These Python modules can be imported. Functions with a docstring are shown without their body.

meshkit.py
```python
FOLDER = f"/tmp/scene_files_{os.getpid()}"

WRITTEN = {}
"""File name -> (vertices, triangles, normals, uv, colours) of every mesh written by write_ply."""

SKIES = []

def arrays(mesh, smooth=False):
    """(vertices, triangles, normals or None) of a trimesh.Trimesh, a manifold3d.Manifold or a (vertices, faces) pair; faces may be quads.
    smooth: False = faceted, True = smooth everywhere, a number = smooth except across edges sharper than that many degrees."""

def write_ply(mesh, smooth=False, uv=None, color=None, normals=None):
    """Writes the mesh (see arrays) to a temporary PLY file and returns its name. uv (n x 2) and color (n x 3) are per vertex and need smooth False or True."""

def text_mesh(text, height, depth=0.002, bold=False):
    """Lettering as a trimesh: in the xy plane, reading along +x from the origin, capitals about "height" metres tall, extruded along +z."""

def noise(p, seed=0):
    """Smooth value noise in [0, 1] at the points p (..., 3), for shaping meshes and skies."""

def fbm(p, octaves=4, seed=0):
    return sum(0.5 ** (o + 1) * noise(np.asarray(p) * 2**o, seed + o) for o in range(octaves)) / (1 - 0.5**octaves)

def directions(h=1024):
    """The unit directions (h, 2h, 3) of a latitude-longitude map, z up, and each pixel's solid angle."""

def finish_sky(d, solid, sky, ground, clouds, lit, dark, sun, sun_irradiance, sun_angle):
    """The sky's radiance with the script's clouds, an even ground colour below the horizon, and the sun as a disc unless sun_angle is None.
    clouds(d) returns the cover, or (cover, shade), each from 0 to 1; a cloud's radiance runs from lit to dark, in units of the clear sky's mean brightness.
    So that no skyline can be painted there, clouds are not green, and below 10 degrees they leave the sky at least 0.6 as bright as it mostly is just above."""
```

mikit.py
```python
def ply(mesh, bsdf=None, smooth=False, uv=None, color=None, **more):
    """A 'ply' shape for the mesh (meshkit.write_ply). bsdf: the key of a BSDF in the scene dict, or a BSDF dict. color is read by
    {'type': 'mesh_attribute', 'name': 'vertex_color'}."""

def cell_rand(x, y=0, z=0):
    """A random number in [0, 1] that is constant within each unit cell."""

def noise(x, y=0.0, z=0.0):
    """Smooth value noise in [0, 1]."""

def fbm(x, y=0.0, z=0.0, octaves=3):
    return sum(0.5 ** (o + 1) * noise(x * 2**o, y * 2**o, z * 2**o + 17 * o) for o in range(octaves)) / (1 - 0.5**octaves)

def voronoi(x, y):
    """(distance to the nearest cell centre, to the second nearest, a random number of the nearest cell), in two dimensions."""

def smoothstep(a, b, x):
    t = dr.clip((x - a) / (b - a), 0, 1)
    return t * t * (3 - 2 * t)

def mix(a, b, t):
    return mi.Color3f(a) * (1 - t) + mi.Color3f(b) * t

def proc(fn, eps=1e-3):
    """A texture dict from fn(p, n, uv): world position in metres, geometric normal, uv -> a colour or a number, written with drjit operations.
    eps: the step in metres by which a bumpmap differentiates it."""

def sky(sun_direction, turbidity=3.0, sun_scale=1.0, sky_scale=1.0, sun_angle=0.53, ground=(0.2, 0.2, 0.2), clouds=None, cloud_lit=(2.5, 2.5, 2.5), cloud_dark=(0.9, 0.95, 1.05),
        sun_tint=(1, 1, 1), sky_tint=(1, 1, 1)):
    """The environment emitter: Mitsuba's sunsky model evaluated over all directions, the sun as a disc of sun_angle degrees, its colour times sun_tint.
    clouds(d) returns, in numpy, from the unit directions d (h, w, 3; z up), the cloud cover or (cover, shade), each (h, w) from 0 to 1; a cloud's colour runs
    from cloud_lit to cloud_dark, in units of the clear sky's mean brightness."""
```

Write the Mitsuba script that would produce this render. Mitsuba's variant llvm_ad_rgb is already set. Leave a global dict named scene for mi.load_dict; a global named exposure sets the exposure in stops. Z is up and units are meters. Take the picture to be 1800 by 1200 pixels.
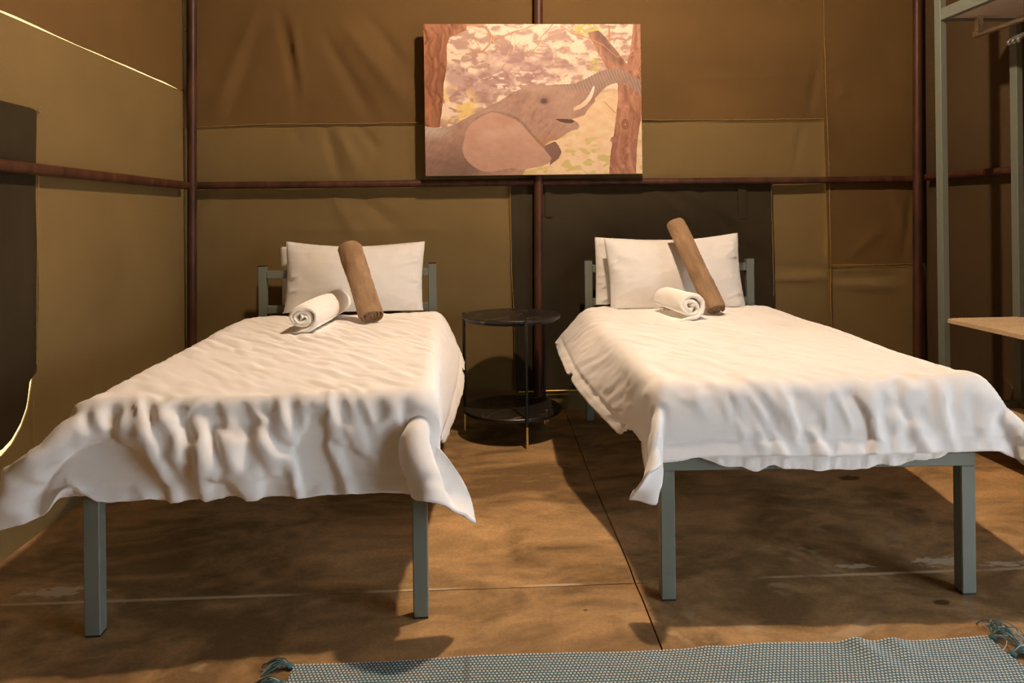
import math, numpy as np, trimesh, mitsuba as mi, drjit as dr, mikit, meshkit
import scipy.sparse as sp
from scipy.sparse.linalg import splu
from mikit import noise, fbm, voronoi, smoothstep, mix, cell_rand

T = mi.ScalarTransform4f
RNG = np.random.default_rng(7)
scene, labels = {}, {}

# ------------------------------------------------------------------ camera, sky, exposure
F, HY, YAW, ROLL, H = 1325.6, 376.4, 0.0604, -0.0124, 1.124      # focal length and horizon row in pixels of 1800 x 1200, metres
CY, SY, CR, SR = math.cos(YAW), math.sin(YAW), math.cos(ROLL), math.sin(ROLL)
fwd, right = np.array([SY, CY, 0]), np.array([CY, -SY, 0])
up = np.array([0, 0, 1]) * CR - SR * right
eye = np.array([0, 0, H])
scene['camera'] = {'type': 'perspective', 'fov': math.degrees(2 * math.atan(900 / F)), 'fov_axis': 'x', 'near_clip': 0.05, 'far_clip': 100.0,
                   'principal_point_offset_x': 0.0, 'principal_point_offset_y': (600 - HY) / 1200,
                   'to_world': T().look_at(origin=eye.tolist(), target=(eye + fwd).tolist(), up=up.tolist())}
exposure = 1.1
scene['sky'] = mikit.sky((-0.45, 0.75, 0.6), turbidity=4.0, sun_scale=8.0, sky_scale=18.0, ground=(0.45, 0.44, 0.42), sky_tint=(0.95, 1.0, 1.04), sun_tint=(.86, .96, 1.10),
                         clouds=lambda d: 0.6 + 0.0 * d[..., 0], cloud_lit=(2.2, 2.15, 2.05), cloud_dark=(1.6, 1.6, 1.6))
LAMP = np.array([0.60, 2.50, 2.95])
LAMP_POWER = np.array([1.0, 0.745, 0.52]) * 108


def ray(px, py):
    a, b = px - 900, py - HY
    u, v = CR * a + SR * b, -SR * a + CR * b
    return right * u / F + fwd - np.array([0, 0, 1]) * v / F


def at_y(px, py, y):
    d = ray(px, py); return eye + d * (y / d[1])


def at_x(px, py, x):
    d = ray(px, py); return eye + d * (x / d[0])


def at_z(px, py, z=0.0):
    d = ray(px, py); return eye + d * ((z - H) / d[2])


# ------------------------------------------------------------------ helpers
def put(key, mesh, bsdf, smooth=False, **kw):
    if key in scene:
        n = 1
        while f'{key}_{n:03d}' in scene: n += 1
        key = f'{key}_{n:03d}'
    scene[key] = mikit.ply(mesh, bsdf, smooth, **kw)
    return key


def tag(key, label=None, category=None, group=None, kind=None):
    labels[key] = {k: v for k, v in dict(label=label, category=category, group=group, kind=kind).items() if v}


def bevel_box(lo, hi, r=0.003):
    """A box with chamfered edges."""
    lo, hi = np.asarray(lo, float), np.asarray(hi, float)
    r = min(r, *(0.45 * (hi - lo)))
    pts = []
    for i in range(8):
        c = np.array([hi[k] if i >> k & 1 else lo[k] for k in range(3)])
        s = np.array([-1 if i >> k & 1 else 1 for k in range(3)])
        for k in range(3):
            o = c + s * r; o[k] = c[k]; pts.append(o)
    return trimesh.convex.convex_hull(np.array(pts))


def xform(mesh, m=None, t=(0, 0, 0)):
    mesh = mesh.copy()
    M = np.eye(4); M[:3, :3] = np.eye(3) if m is None else m; M[:3, 3] = t
    mesh.apply_transform(M); return mesh


def rotz(a):
    c, s = math.cos(a), math.sin(a); return np.array([[c, -s, 0], [s, c, 0], [0, 0, 1.0]])


def cat(*ms): return trimesh.util.concatenate(list(ms))


def tube(points, radius, sides=16, closed_ends=True):
    p = np.asarray(points, float); n = len(p)
    t = np.gradient(p, axis=0); t /= np.linalg.norm(t, axis=1, keepdims=True)
    ref = np.array([0, 0, 1.0]) if abs(t[0, 2]) < .8 else np.array([1.0, 0, 0])
    v = []
    a = np.cross(t[0], ref); a /= np.linalg.norm(a)
    rad = np.broadcast_to(radius, (n,))
    ang = np.arange(sides) * 2 * np.pi / sides
    for i in range(n):
        a = a - t[i] * (a @ t[i]); a /= np.linalg.norm(a); b = np.cross(t[i], a)
        v.append(p[i] + rad[i] * (np.cos(ang)[:, None] * a + np.sin(ang)[:, None] * b))
    v = np.vstack(v); f = []
    for i in range(n - 1):
        for j in range(sides):
            k = (j + 1) % sides
            f += [[i * sides + j, i * sides + k, (i + 1) * sides + k], [i * sides + j, (i + 1) * sides + k, (i + 1) * sides + j]]
    if closed_ends:
        v = np.vstack([v, p[0], p[-1]]); c0, c1 = len(v) - 2, len(v) - 1
        for j in range(sides):
            k = (j + 1) % sides
            f += [[c0, k, j], [c1, (n - 1) * sides + j, (n - 1) * sides + k]]
    m = trimesh.Trimesh(v, np.array(f), process=False)
    return m


def grid_faces(nu, nv, off=0, flip=False):
    i, j = np.meshgrid(np.arange(nu - 1), np.arange(nv - 1), indexing='ij')
    a, b, c, d = (i * nv + j), ((i + 1) * nv + j), ((i + 1) * nv + j + 1), (i * nv + j + 1)
    f = np.stack([a, b, c, d], -1).reshape(-1, 4) + off
    f = np.vstack([f[:, [0, 1, 2]], f[:, [0, 2, 3]]])
    return f[:, ::-1] if flip else f


def thick_sheet(P, N, t):
    """Closed slab from the grid P (nu, nv, 3): P on the face side, P - N t behind."""
    nu, nv = P.shape[:2]
    A, B = P.reshape(-1, 3), (P - N * np.asarray(t)).reshape(-1, 3)
    n = nu * nv
    f = [grid_faces(nu, nv), grid_faces(nu, nv, n, True)]
    idx = np.arange(n).reshape(nu, nv)
    rim = np.concatenate([idx[:, 0], idx[-1, 1:], idx[-2::-1, -1], idx[0, -2:0:-1]])
    nx = np.roll(rim, -1)
    f.append(np.stack([rim, rim + n, nx + n], 1)); f.append(np.stack([rim, nx + n, nx], 1))
    return trimesh.Trimesh(np.vstack([A, B]), np.vstack(f), process=False)


# ------------------------------------------------------------------ materials
def srgb(*c):
    c = np.array(c) / 255.0
    return [float(x) for x in np.where(c < .04045, c / 12.92, ((c + .055) / 1.055) ** 2.4)]


def rgb(c): return {'type': 'rgb', 'value': [float(x) for x in c]}


def principled(key, color, rough=.6, **kw):
    color = color if isinstance(color, dict) else rgb(color)
    scene[key] = {'type': 'twosided', 'bsdf': {'type': 'principled', 'base_color': color, 'roughness': rough, **kw}}


def canvas_fn(a, b):
    def fn(p, n, uv):
        big = fbm(p.x * 2.1 + 5, p.y * 2.1, p.z * 2.3, 3)
        streak = noise(p.x * 30, p.y * 30, p.z * 3)
        weave = noise(p.x * 420, p.y * 420, p.z * 420)
        return mix(a, b, dr.clip(big * 1.1 - .1 + (streak - .5) * .12, 0, 1)) * (0.93 + .14 * weave)
    return fn


principled('canvas_khaki', mikit.proc(canvas_fn((.145, .096, .033), (.200, .135, .049))), .85)
principled('canvas_brown', mikit.proc(canvas_fn((.100, .054, .013), (.145, .080, .021))), .85)
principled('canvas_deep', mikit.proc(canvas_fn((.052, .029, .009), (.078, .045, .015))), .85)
principled('canvas_dark', mikit.proc(canvas_fn((.022, .016, .008), (.050, .036, .018))), .75, specular=.2)
principled('seam_thread', srgb(158, 128, 76), .9, specular=.1)
scene['daylight_tint'] = {'type': 'principledthin', 'base_color': rgb((.80, .56, .24)), 'roughness': .6, 'diff_trans': .55}


SCUFFS = [(*at_z(1655, 986)[:2], .10, .035), (*at_z(1765, 990)[:2], .09, .025), (*at_z(1500, 995)[:2], .07, .016), (*at_z(95, 1040)[:2], .12, .03)]
STAINS = [(*at_z(1493, 840)[:2], .055, .03), (*at_z(1655, 1058)[:2], .028, .018), (*at_z(1029, 1072)[:2], .007, .006)]
JP = at_z(0, 1065); _j = at_z(1800, 1000) - JP; JN = np.array([-_j[1], _j[0]]) / np.linalg.norm(_j[:2])


def floor_fn(p, n, uv):
    wx, wy = fbm(p.x * 2.2, p.y * 2.2, 3.1, 3), fbm(p.x * 2.2, p.y * 2.2, 9.7, 3)
    big = fbm(p.x * 1.5 + wx * 1.6, p.y * 2.6 + wy * 1.6, 0.5, 4)
    mid = fbm(p.x * 7 + wx * 4, p.y * 12 + wy * 4, 4.5, 4)
    fine = noise(p.x * 160, p.y * 160, 1.0)
    t = dr.clip((big - .30) * 1.8 + (mid - .5) * 1.3, 0, 1)
    c = mix((.21, .128, .058), (.64, .395, .180), t) * (.9 + .2 * fine)
    wear = smoothstep(.62, .80, fbm(p.x * 9 + wx * 6, p.y * 22 + wy * 6, 8.0, 4)) * smoothstep(.45, .65, fbm(p.x * 3, p.y * 3, 2.0, 2))
    c = mix(c, (.46, .34, .20), wear * .55)
    # pale scuffed plaster along the cross joint near the right bed's outer leg, worn joint edge, dark stains
    rag = fbm(p.x * 30, p.y * 70, 2.5, 3) - .5
    for (cx, cy, rx, ry) in SCUFFS:
        dx, dy = (p.x - cx) / rx, (p.y - cy) / ry
        c = mix(c, (.62, .53, .38), smoothstep(.95, .55, dr.sqrt(dx * dx + dy * dy) + rag * 2.2) * .8)
    for (cx, cy, rx, ry) in STAINS:
        dx, dy = (p.x - cx) / rx, (p.y - cy) / ry
        c = c * (1 - .7 * smoothstep(1.0, .6, dr.sqrt(dx * dx + dy * dy) + rag * 1.2))
    dj = (p.x - JP[0]) * JN[0] + (p.y - JP[1]) * JN[1]
    worn = smoothstep(.011, .004, dr.abs(dj - .006)) * smoothstep(.35, .6, fbm(p.x * 5, p.y * 5, 6.0, 3))
    c = mix(c, (.66, .50, .32), worn * .7)
    return c


scene['floor_concrete'] = {'type': 'twosided', 'bsdf': {'type': 'principled', 'base_color': mikit.proc(floor_fn), 'roughness': .42, 'specular': .35}}
principled('joint_dark', (.06, .04, .025), .9)
principled('grey_steel', srgb(106, 112, 103), .45, specular=.4)
principled('black_cap', (.012, .012, .012), .5)


def pole_fn(p, n, uv):
    t = fbm(p.x * 18, p.y * 18, p.z * 5, 3)
    return mix((.030, .010, .005), (.085, .030, .015), dr.clip(t * 1.6 - .3, 0, 1))


principled('pole_brown', mikit.proc(pole_fn), .5, specular=.4)
principled('white_cotton', (.76, .755, .745), .8, sheen=.1)
principled('white_terry', (.86, .85, .82), .95, sheen=.4)


def brown_fn(p, n, uv):
    s_ = noise(uv.x * 420, uv.y * 60, 0.3)
    f = noise(p.x * 700, p.y * 700, p.z * 700)
    m = fbm(uv.x * 34, uv.y * 14, 2.2, 3)
    return mix((.20, .118, .060), (.42, .275, .160), dr.clip(.30 * s_ + .30 * f + .9 * (m - .25), 0, 1))


principled('brown_terry', mikit.proc(brown_fn), .95, sheen=.4)


def marble_fn(p, n, uv):
    w = fbm(p.x * 6, p.y * 6, p.z * 6, 4)
    v1 = dr.abs(noise(p.x * 9 + w * 5, p.y * 9 + w * 4, 3.0) - .5)
    vein = smoothstep(.012, .0, v1)
    return mix(mix((.010, .008, .007), (.022, .018, .014), w), (.22, .15, .09), vein * .65)


principled('black_marble', mikit.proc(marble_fn), .35)
principled('black_metal', (.012, .012, .013), .4)
scene['brass'] = {'type': 'twosided', 'bsdf': {'type': 'roughconductor', 'material': 'Au', 'alpha': .25, 'specular_reflectance': rgb((.85, .75, .6))}}
scene['chrome'] = {'type': 'twosided', 'bsdf': {'type': 'roughconductor', 'material': 'Al', 'alpha': .18}}


def chip_fn(p, n, uv):
    a = cell_rand(dr.floor(p.x * 210 + 2 * noise(p.x * 90, p.y * 90)), dr.floor(p.y * 150 + 2 * noise(p.y * 90, p.x * 90, 3)), dr.floor(p.z * 260))
    return mix((.50, .36, .21), (.66, .50, .31), a * .6 + .4 * noise(p.x * 12, p.y * 12, p.z * 12))


principled('chipboard', mikit.proc(chip_fn), .6)
principled('board_melamine', (.55, .47, .40), .5)


# ------------------------------------------------------------------ the room
WALL, XL, XR, YF, ZC = 4.30, -1.551, 2.69, -1.6, 3.4


def folds(A, B, amp, width):
    return (np.asarray(A), np.asarray(B), amp, width)


def fold_field(s, z, fl, seed, base=.0035):
    """Relief of a hanging canvas over wall coordinates (s, z): soft waves plus listed folds (segments)."""
    q = np.stack([s * 2.3, z * 1.1, np.full_like(s, seed)], -1)
    d = (meshkit.fbm(q, 3, seed) - .5) * base * 4
    for A, B, amp, w in fl:
        ab = B - A; L2 = ab @ ab
        t = ((s - A[0]) * ab[0] + (z - A[1]) * ab[1]) / L2
        tc = np.clip(t, 0, 1)
        dist = np.hypot(s - A[0] - tc * ab[0], z - A[1] - tc * ab[1])
        wig = w * (.7 + .6 * tc)
        d += amp * np.exp(-(dist / wig) ** 2) * np.sin(np.clip(t, 0.02, .98) * np.pi) ** .5
    return d


def canvas_panel(key, poly, plane, bsdf, depth, fl=(), seed=1, base=.0035, step=.02, thick=.004, hem=True, label=None):
    """A canvas sheet between four corners (s, z): left-bottom, right-bottom, right-top, left-top, on the plane ('y', WALL) or ('x', XL / XR)."""
    (a, b, c, d) = [np.asarray(p, float) for p in poly]
    nu = max(3, int(max(np.linalg.norm(b - a), np.linalg.norm(c - d)) / step) + 1)
    nv = max(3, int(max(np.linalg.norm(d - a), np.linalg.norm(c - b)) / step) + 1)
    U, V = np.meshgrid(np.linspace(0, 1, nu), np.linspace(0, 1, nv), indexing='ij')
    S = (a[None, None] * ((1 - U) * (1 - V))[..., None] + b * (U * (1 - V))[..., None] + c * (U * V)[..., None] + d * ((1 - U) * V)[..., None])
    s, z = S[..., 0], S[..., 1]
    wob = (meshkit.noise(np.stack([s * 7, z * 7, np.full_like(s, seed + 3)], -1), seed) - .5) * .006
    edge = np.minimum(np.minimum(U, 1 - U) * nu, np.minimum(V, 1 - V) * nv) < 1.5
    s, z = s + wob * edge, z + wob * edge
    out = depth + fold_field(s, z, [(a_, b_, m_ * 1.5, w_) for a_, b_, m_, w_ in fl], seed, base)
    ax, pos = plane
    if ax == 'y':
        P = np.stack([s, pos - out, z], -1); N = np.array([0, -1.0, 0])
    elif pos < 0:
        P = np.stack([pos + out, s, z], -1); N = np.array([1.0, 0, 0])
    else:
        P = np.stack([pos - out, s, z], -1); N = np.array([-1.0, 0, 0])
    m = thick_sheet(P, N, thick)
    m.fix_normals()
    k = put(key, m, bsdf, 40)
    if label: tag(k, label)
    return k


def wp(px, py):                                                   # a pixel as (s, z) on the back wall
    p = at_y(px, py, WALL); return np.array([p[0], p[2]])


def lp(px, py):                                                   # a pixel as (s, z) on the left wall
    p = at_x(px, py, XL); return np.array([p[1], p[2]])


def rp(px, py):
    p = at_x(px, py, XR); return np.array([p[1], p[2]])


for n in ('floor', 'wall_back', 'wall_left', 'wall_right', 'wall_front', 'ceiling', 'door_1', 'window_1', 'window_2'):
    tag(n, kind='structure')

# floor: four poured slabs around a joint cross
J0, J1 = at_z(0, 1065), at_z(1800, 1000)
K0, K1 = at_z(1000, 741), at_z(1162, 1135)
jd = (J1 - J0) / np.linalg.norm(J1 - J0); kd = (K0 - K1) / np.linalg.norm(K0 - K1)


def cross2(p, d, q, e):
    M = np.array([[d[0], -e[0]], [d[1], -e[1]]]); t = np.linalg.solve(M, (q - p)[:2]); return p + d * t[0]


C = cross2(J0, jd, K0, kd)
jn = np.array([-jd[1], jd[0], 0]); kn = np.array([kd[1], -kd[0], 0])
bound = [(XL - .05, YF - .05), (XR + .05, YF - .05), (XR + .05, WALL + .05), (XL - .05, WALL + .05)]
from shapely.geometry import Polygon, LineString
from shapely import ops as sops
room = Polygon(bound)
far = 20
cut_j = [(C + jd * s)[:2] + jn[:2] * .002 * math.sin(s * 5.0) * (abs(s) > .05) for s in np.linspace(-8, 8, 161)]
cut_k = [(C + kd * s)[:2] + kn[:2] * .003 * math.sin(s * 4.0 + 1) * (abs(s) > .05) for s in np.linspace(-8, 8, 161)]
slabs = sops.polygonize(sops.unary_union([room.exterior, LineString(cut_j), LineString(cut_k)]))
for g in sorted(slabs, key=lambda g: (g.centroid.x, g.centroid.y)):
    g2 = g.buffer(-.0022).simplify(.0004)
    m = trimesh.creation.extrude_polygon(g2, .05, engine='earcut'); m.apply_translation((0, 0, -.05))
    put('floor__slab', m, 'floor_concrete')
m = trimesh.creation.box((XR - XL + .1, WALL - YF + .1, .02)); m.apply_translation(((XL + XR) / 2, (WALL + YF) / 2, -.055))
put('floor', m, 'joint_dark')

# back wall: canvas sheets
zt = ZC + .03
sL, sR = XL - .02, XR + .02
seamA, seamB = wp(348, 224), wp(1447, 209)
vs_top, vs_bot = wp(1444, 0), wp(1459, 600)
vs = lambda z: vs_top[0] + (vs_bot[0] - vs_top[0]) * (z - vs_top[1]) / (vs_bot[1] - vs_top[1])
zseam = lambda s: seamA[1] + (seamB[1] - seamA[1]) * (s - seamA[0]) / (seamB[0] - seamA[0])
F_up = [folds(wp(492, 20), wp(540, 215), -.014, .03), folds(wp(515, 30), wp(535, 210), .012, .022), folds(wp(570, 60), wp(660, 215), -.014, .035),
        folds(wp(600, 40), wp(720, 190), .012, .04), folds(wp(640, 20), wp(735, 150), -.010, .035), folds(wp(880, 10), wp(860, 60), .006, .04),
        folds(wp(400, 210), wp(450, 60), -.008, .05), folds(wp(450, 20), wp(380, 200), .008, .04), folds(wp(1290, 150), wp(1180, 20), .006, .06),
        folds(wp(1150, 140), wp(1440, 132), .004, .012), folds(wp(1370, 100), wp(1400, 135), .005, .012), folds(wp(1420, 200), wp(1438, 110), -.008, .03)]
F_lo = [folds(wp(570, 222), wp(600, 315), -.011, .025), folds(wp(632, 222), wp(665, 265), -.010, .02), folds(wp(590, 222), wp(630, 300), .010, .025),
        folds(wp(515, 225), wp(530, 255), -.007, .015), folds(wp(620, 335), wp(720, 420), -.008, .04), folds(wp(580, 340), wp(640, 430), .007, .04),
        folds(wp(1410, 215), wp(1395, 310), -.006, .02), folds(wp(1350, 470), wp(1458, 472), -.006, .03), folds(wp(1350, 490), wp(1455, 488), .012, .02),
        folds(wp(345, 404), wp(890, 402), .003, .015), folds(wp(1355, 396), wp(1455, 395), .003, .012), folds(wp(380, 330), wp(350, 400), .004, .04)]
canvas_panel('wall_back__canvas_panel', [(sL, zseam(sL)), (vs(zseam(vs_top[0])), zseam(vs_top[0])), (vs(zt), zt), (sL, zt)], ('y', WALL), 'canvas_brown', .014, F_up, 11)
canvas_panel('wall_back__canvas_panel', [(sL, -.01), (vs(0), -.01), (vs(zseam(vs_top[0])), zseam(vs_top[0]) + .012), (sL, zseam(sL) + .012)], ('y', WALL), 'canvas_khaki', .004, F_lo, 12)
zr1 = wp(1530, 464)[1]
F_r = [folds(wp(1470, 170), wp(1485, 160), .006, .03), folds(wp(1560, 320), wp(1600, 440), .006, .03), folds(wp(1600, 330), wp(1585, 460), -.009, .025), folds(wp(1490, 450), wp(1550, 400), .006, .03),
       folds(wp(1470, 160), wp(1600, 240), .004, .05), folds(wp(1455, 210), wp(1500, 290), -.005, .03)]
F_r2 = [folds(wp(1460, 486), wp(1580, 484), -.008, .02), folds(wp(1460, 500), wp(1580, 505), .011, .022), folds(wp(1500, 470), wp(1600, 560), .004, .06)]
canvas_panel('wall_back__canvas_panel', [(vs(zr1) - .012, zr1), (sR, zr1), (sR, zt), (vs(zt) - .012, zt)], ('y', WALL), 'canvas_brown', .022, F_r, 13)
canvas_panel('wall_back__canvas_panel', [(vs(0) - .012, -.01), (sR, -.01), (sR, zr1 + .012), (vs(zr1) - .012, zr1 + .012)], ('y', WALL), 'canvas_khaki', .012, F_r2, 14)


def seam_strip(key, pts, ax, pos, out, r=.0022, seed=0):
    """A stitched ridge along (s, z) points on a wall."""
    pts = np.asarray(pts, float)
    n = max(3, int(np.linalg.norm(pts[-1] - pts[0]) / .03))
    t = np.linspace(0, 1, n)
    s = np.interp(t, np.linspace(0, 1, len(pts)), pts[:, 0]); z = np.interp(t, np.linspace(0, 1, len(pts)), pts[:, 1])
    rg = np.random.default_rng(seed)
    j = np.cumsum(rg.normal(0, .0006, n)); j -= np.linspace(j[0], j[-1], n)
    d = np.array([s[-1] - s[0], z[-1] - z[0]]); d /= np.linalg.norm(d)
    s, z = s - d[1] * j, z + d[0] * j
    P = np.stack([s, np.full(n, pos - out), z], 1) if ax == 'y' else np.stack([np.full(n, pos + (out if pos < 0 else -out)), s, z], 1)
    rr = r * .72 * (.55 + .8 * meshkit.noise(np.stack([t * n * .25, t * 0, t * 0 + seed], 1)))
    return put(key, tube(P, rr, 6), 'seam_thread', True)


seam_strip('wall_back__seam', [wp(348, 224), wp(480, 219), wp(600, 218), wp(745, 216)], 'y', WALL, .021, .0020, 1)
seam_strip('wall_back__seam', [wp(1128, 211), wp(1290, 211), wp(1448, 209)], 'y', WALL, .021, .0020, 2)
seam_strip('wall_back__seam', [wp(1444, 0), wp(1447, 110), wp(1450, 209), wp(1453, 300), wp(1456, 460), wp(1455, 510), wp(1459, 600)], 'y', WALL, .028, .0026, 3)
seam_strip('wall_back__seam', [wp(1458, 465), wp(1530, 464), wp(1604, 463)], 'y', WALL, .027, .0024, 4)

# back window: a dark flap let down over a mesh window, two tie straps and a brass line for leaking daylight
fl, fr_, ft, fb = wp(897, 324), wp(1355, 322), wp(1100, 321), wp(920, 684)
F_fl = [folds(wp(1010, 330), wp(1090, 420), .007, .05), folds(wp(1190, 330), wp(1330, 410), .009, .03), folds(wp(1220, 330), wp(1340, 470), -.008, .035), folds(wp(1140, 330), wp(1230, 400), .008, .03),
        folds(wp(1280, 400), wp(1345, 440), .007, .025), folds(wp(960, 500), wp(1030, 430), .006, .06), folds(wp(920, 330), wp(925, 380), .005, .02)]
canvas_panel('window_1__flap', [(wp(905, 684)[0], fb[1]), (wp(1362, 684)[0], fb[1]), (fr_[0], ft[1]), (fl[0], ft[1])], ('y', WALL), 'canvas_dark', .022, F_fl, 21, thick=.003)
for x0, x1, y1 in ((957, 968, 382), (1294, 1308, 385)):
    a, b = wp(x0, y1), wp(x1, 322)
    canvas_panel('window_1__strap', [(a[0], a[1]), (b[0], a[1]), (b[0], b[1]), (a[0], b[1])], ('y', WALL), 'canvas_dark', .033, (), 22, base=.0008, thick=.002)
put('window_1__hem', tube([(wp(905, 684)[0] + .02, WALL - .03, fb[1] - .008), (wp(960, 684)[0], WALL - .032, fb[1] - .006), (wp(1360, 684)[0], WALL - .03, fb[1] - .008)], .006, 8), 'brass', True)  # brass tube added as the glint of daylight leaking below the flap
seam_strip('window_1__edge_piping', [wp(896, 324), wp(899, 480), wp(904, 600), wp(905, 684)], 'y', WALL, .03, .0022, 6)
seam_strip('window_1__edge_piping', [wp(1352, 324), wp(1354, 420), wp(1356, 520)], 'y', WALL, .03, .0022, 7)

# left wall: brown upper sheet and khaki lower sheet with a thread of daylight between them
us0, us1 = lp(0, 21.5), lp(327.5, 165)
zu = (us0[1] + us1[1]) / 2
yE = WALL - .062
gap = .0062
canvas_panel('wall_left__canvas_panel', [(YF, zu + gap), (yE, zu + gap), (yE, zt), (YF, zt)], ('x', XL), 'canvas_brown', .006, [folds(lp(50, 0), lp(60, 20), .004, .03), folds(lp(262, 100), lp(285, 130), .008, .05)], 31, step=.03)
A = lp(57, 192)
ye, zt_l = A[0], A[1]
arc = np.array([lp(-40, 800), lp(0, 789), lp(18, 770), lp(34, 742), lp(45, 712), lp(52, 668)])          # the flap's rounded lower corner
arc = np.vstack([[ye - .95, arc[0, 1]], arc])
arc_y, arc_z = np.append(arc[:, 0], ye + .05), np.append(arc[:, 1], arc[-1, 1] + .06)


def flap_foot(y): return np.interp(y, arc_y, arc_z)


hole = Polygon([(ye - .93, zt_l - .02), (ye - .93, arc[0, 1] - .012)] + [(p[0] + .006 * k_ / 6, p[1] - .026 + .020 * k_ / 6) for k_, p in enumerate(arc[1:])] + [(ye - .012, arc[-1, 1] + .08), (ye - .014, zt_l - .02)]).buffer(0)
sheet = Polygon([(YF, -.01), (yE, -.01), (yE, zu), (YF, zu)]).difference(hole)
m = trimesh.creation.extrude_polygon(sheet, .004, engine='earcut')
v = m.vertices.copy(); m = trimesh.Trimesh(np.stack([XL + .002 + v[:, 2], v[:, 0], v[:, 1]], 1), m.faces, process=False); m.fix_normals()
put('wall_left__canvas_panel', m, 'canvas_khaki')
(y0_, z0_, y1_, z1_) = hole.bounds
pane = np.array([[XL - .001, y0_ - .01, z0_ - .01], [XL - .001, y1_ + .01, z0_ - .01], [XL - .001, y1_ + .01, z1_ + .01], [XL - .001, y0_ - .01, z1_ + .01]])
put('window_2__pane', (pane, np.array([[0, 1, 2], [0, 2, 3]])), 'daylight_tint')
canvas_panel('wall_left__gap_shade_strip', [(WALL - .12, -.01), (WALL + .02, -.01), (WALL + .02, zt), (WALL - .12, zt)], ('x', XL), 'canvas_dark', -.014, (), 35, step=.05)  # dark strip added behind the corner gap, its shade put into the colour
for gx, gy in ((62.5, 195.5), (321, 52)):
    q = lp(gx, gy); ring = trimesh.creation.torus(.006, .002, 20, 8); ring.apply_transform(trimesh.transformations.rotation_matrix(math.pi / 2, (0, 1, 0))); ring.apply_translation((XL + .013, q[0], q[1]))
    put('wall_left__glint_eyelet', ring, 'chrome', 40)  # chrome rings added to give two bright specks of light on the canvas
yy = np.linspace(YF, yE, 160)
zz = zu + gap / 2 + (meshkit.noise(np.stack([yy * 9, yy * 0, yy * 0], 1), 4) - .5) * .006
P = np.stack([np.stack([np.full_like(yy, XL - .004), yy, zz - .05], 1), np.stack([np.full_like(yy, XL - .004), yy, zz + .06], 1)], 1)
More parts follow.
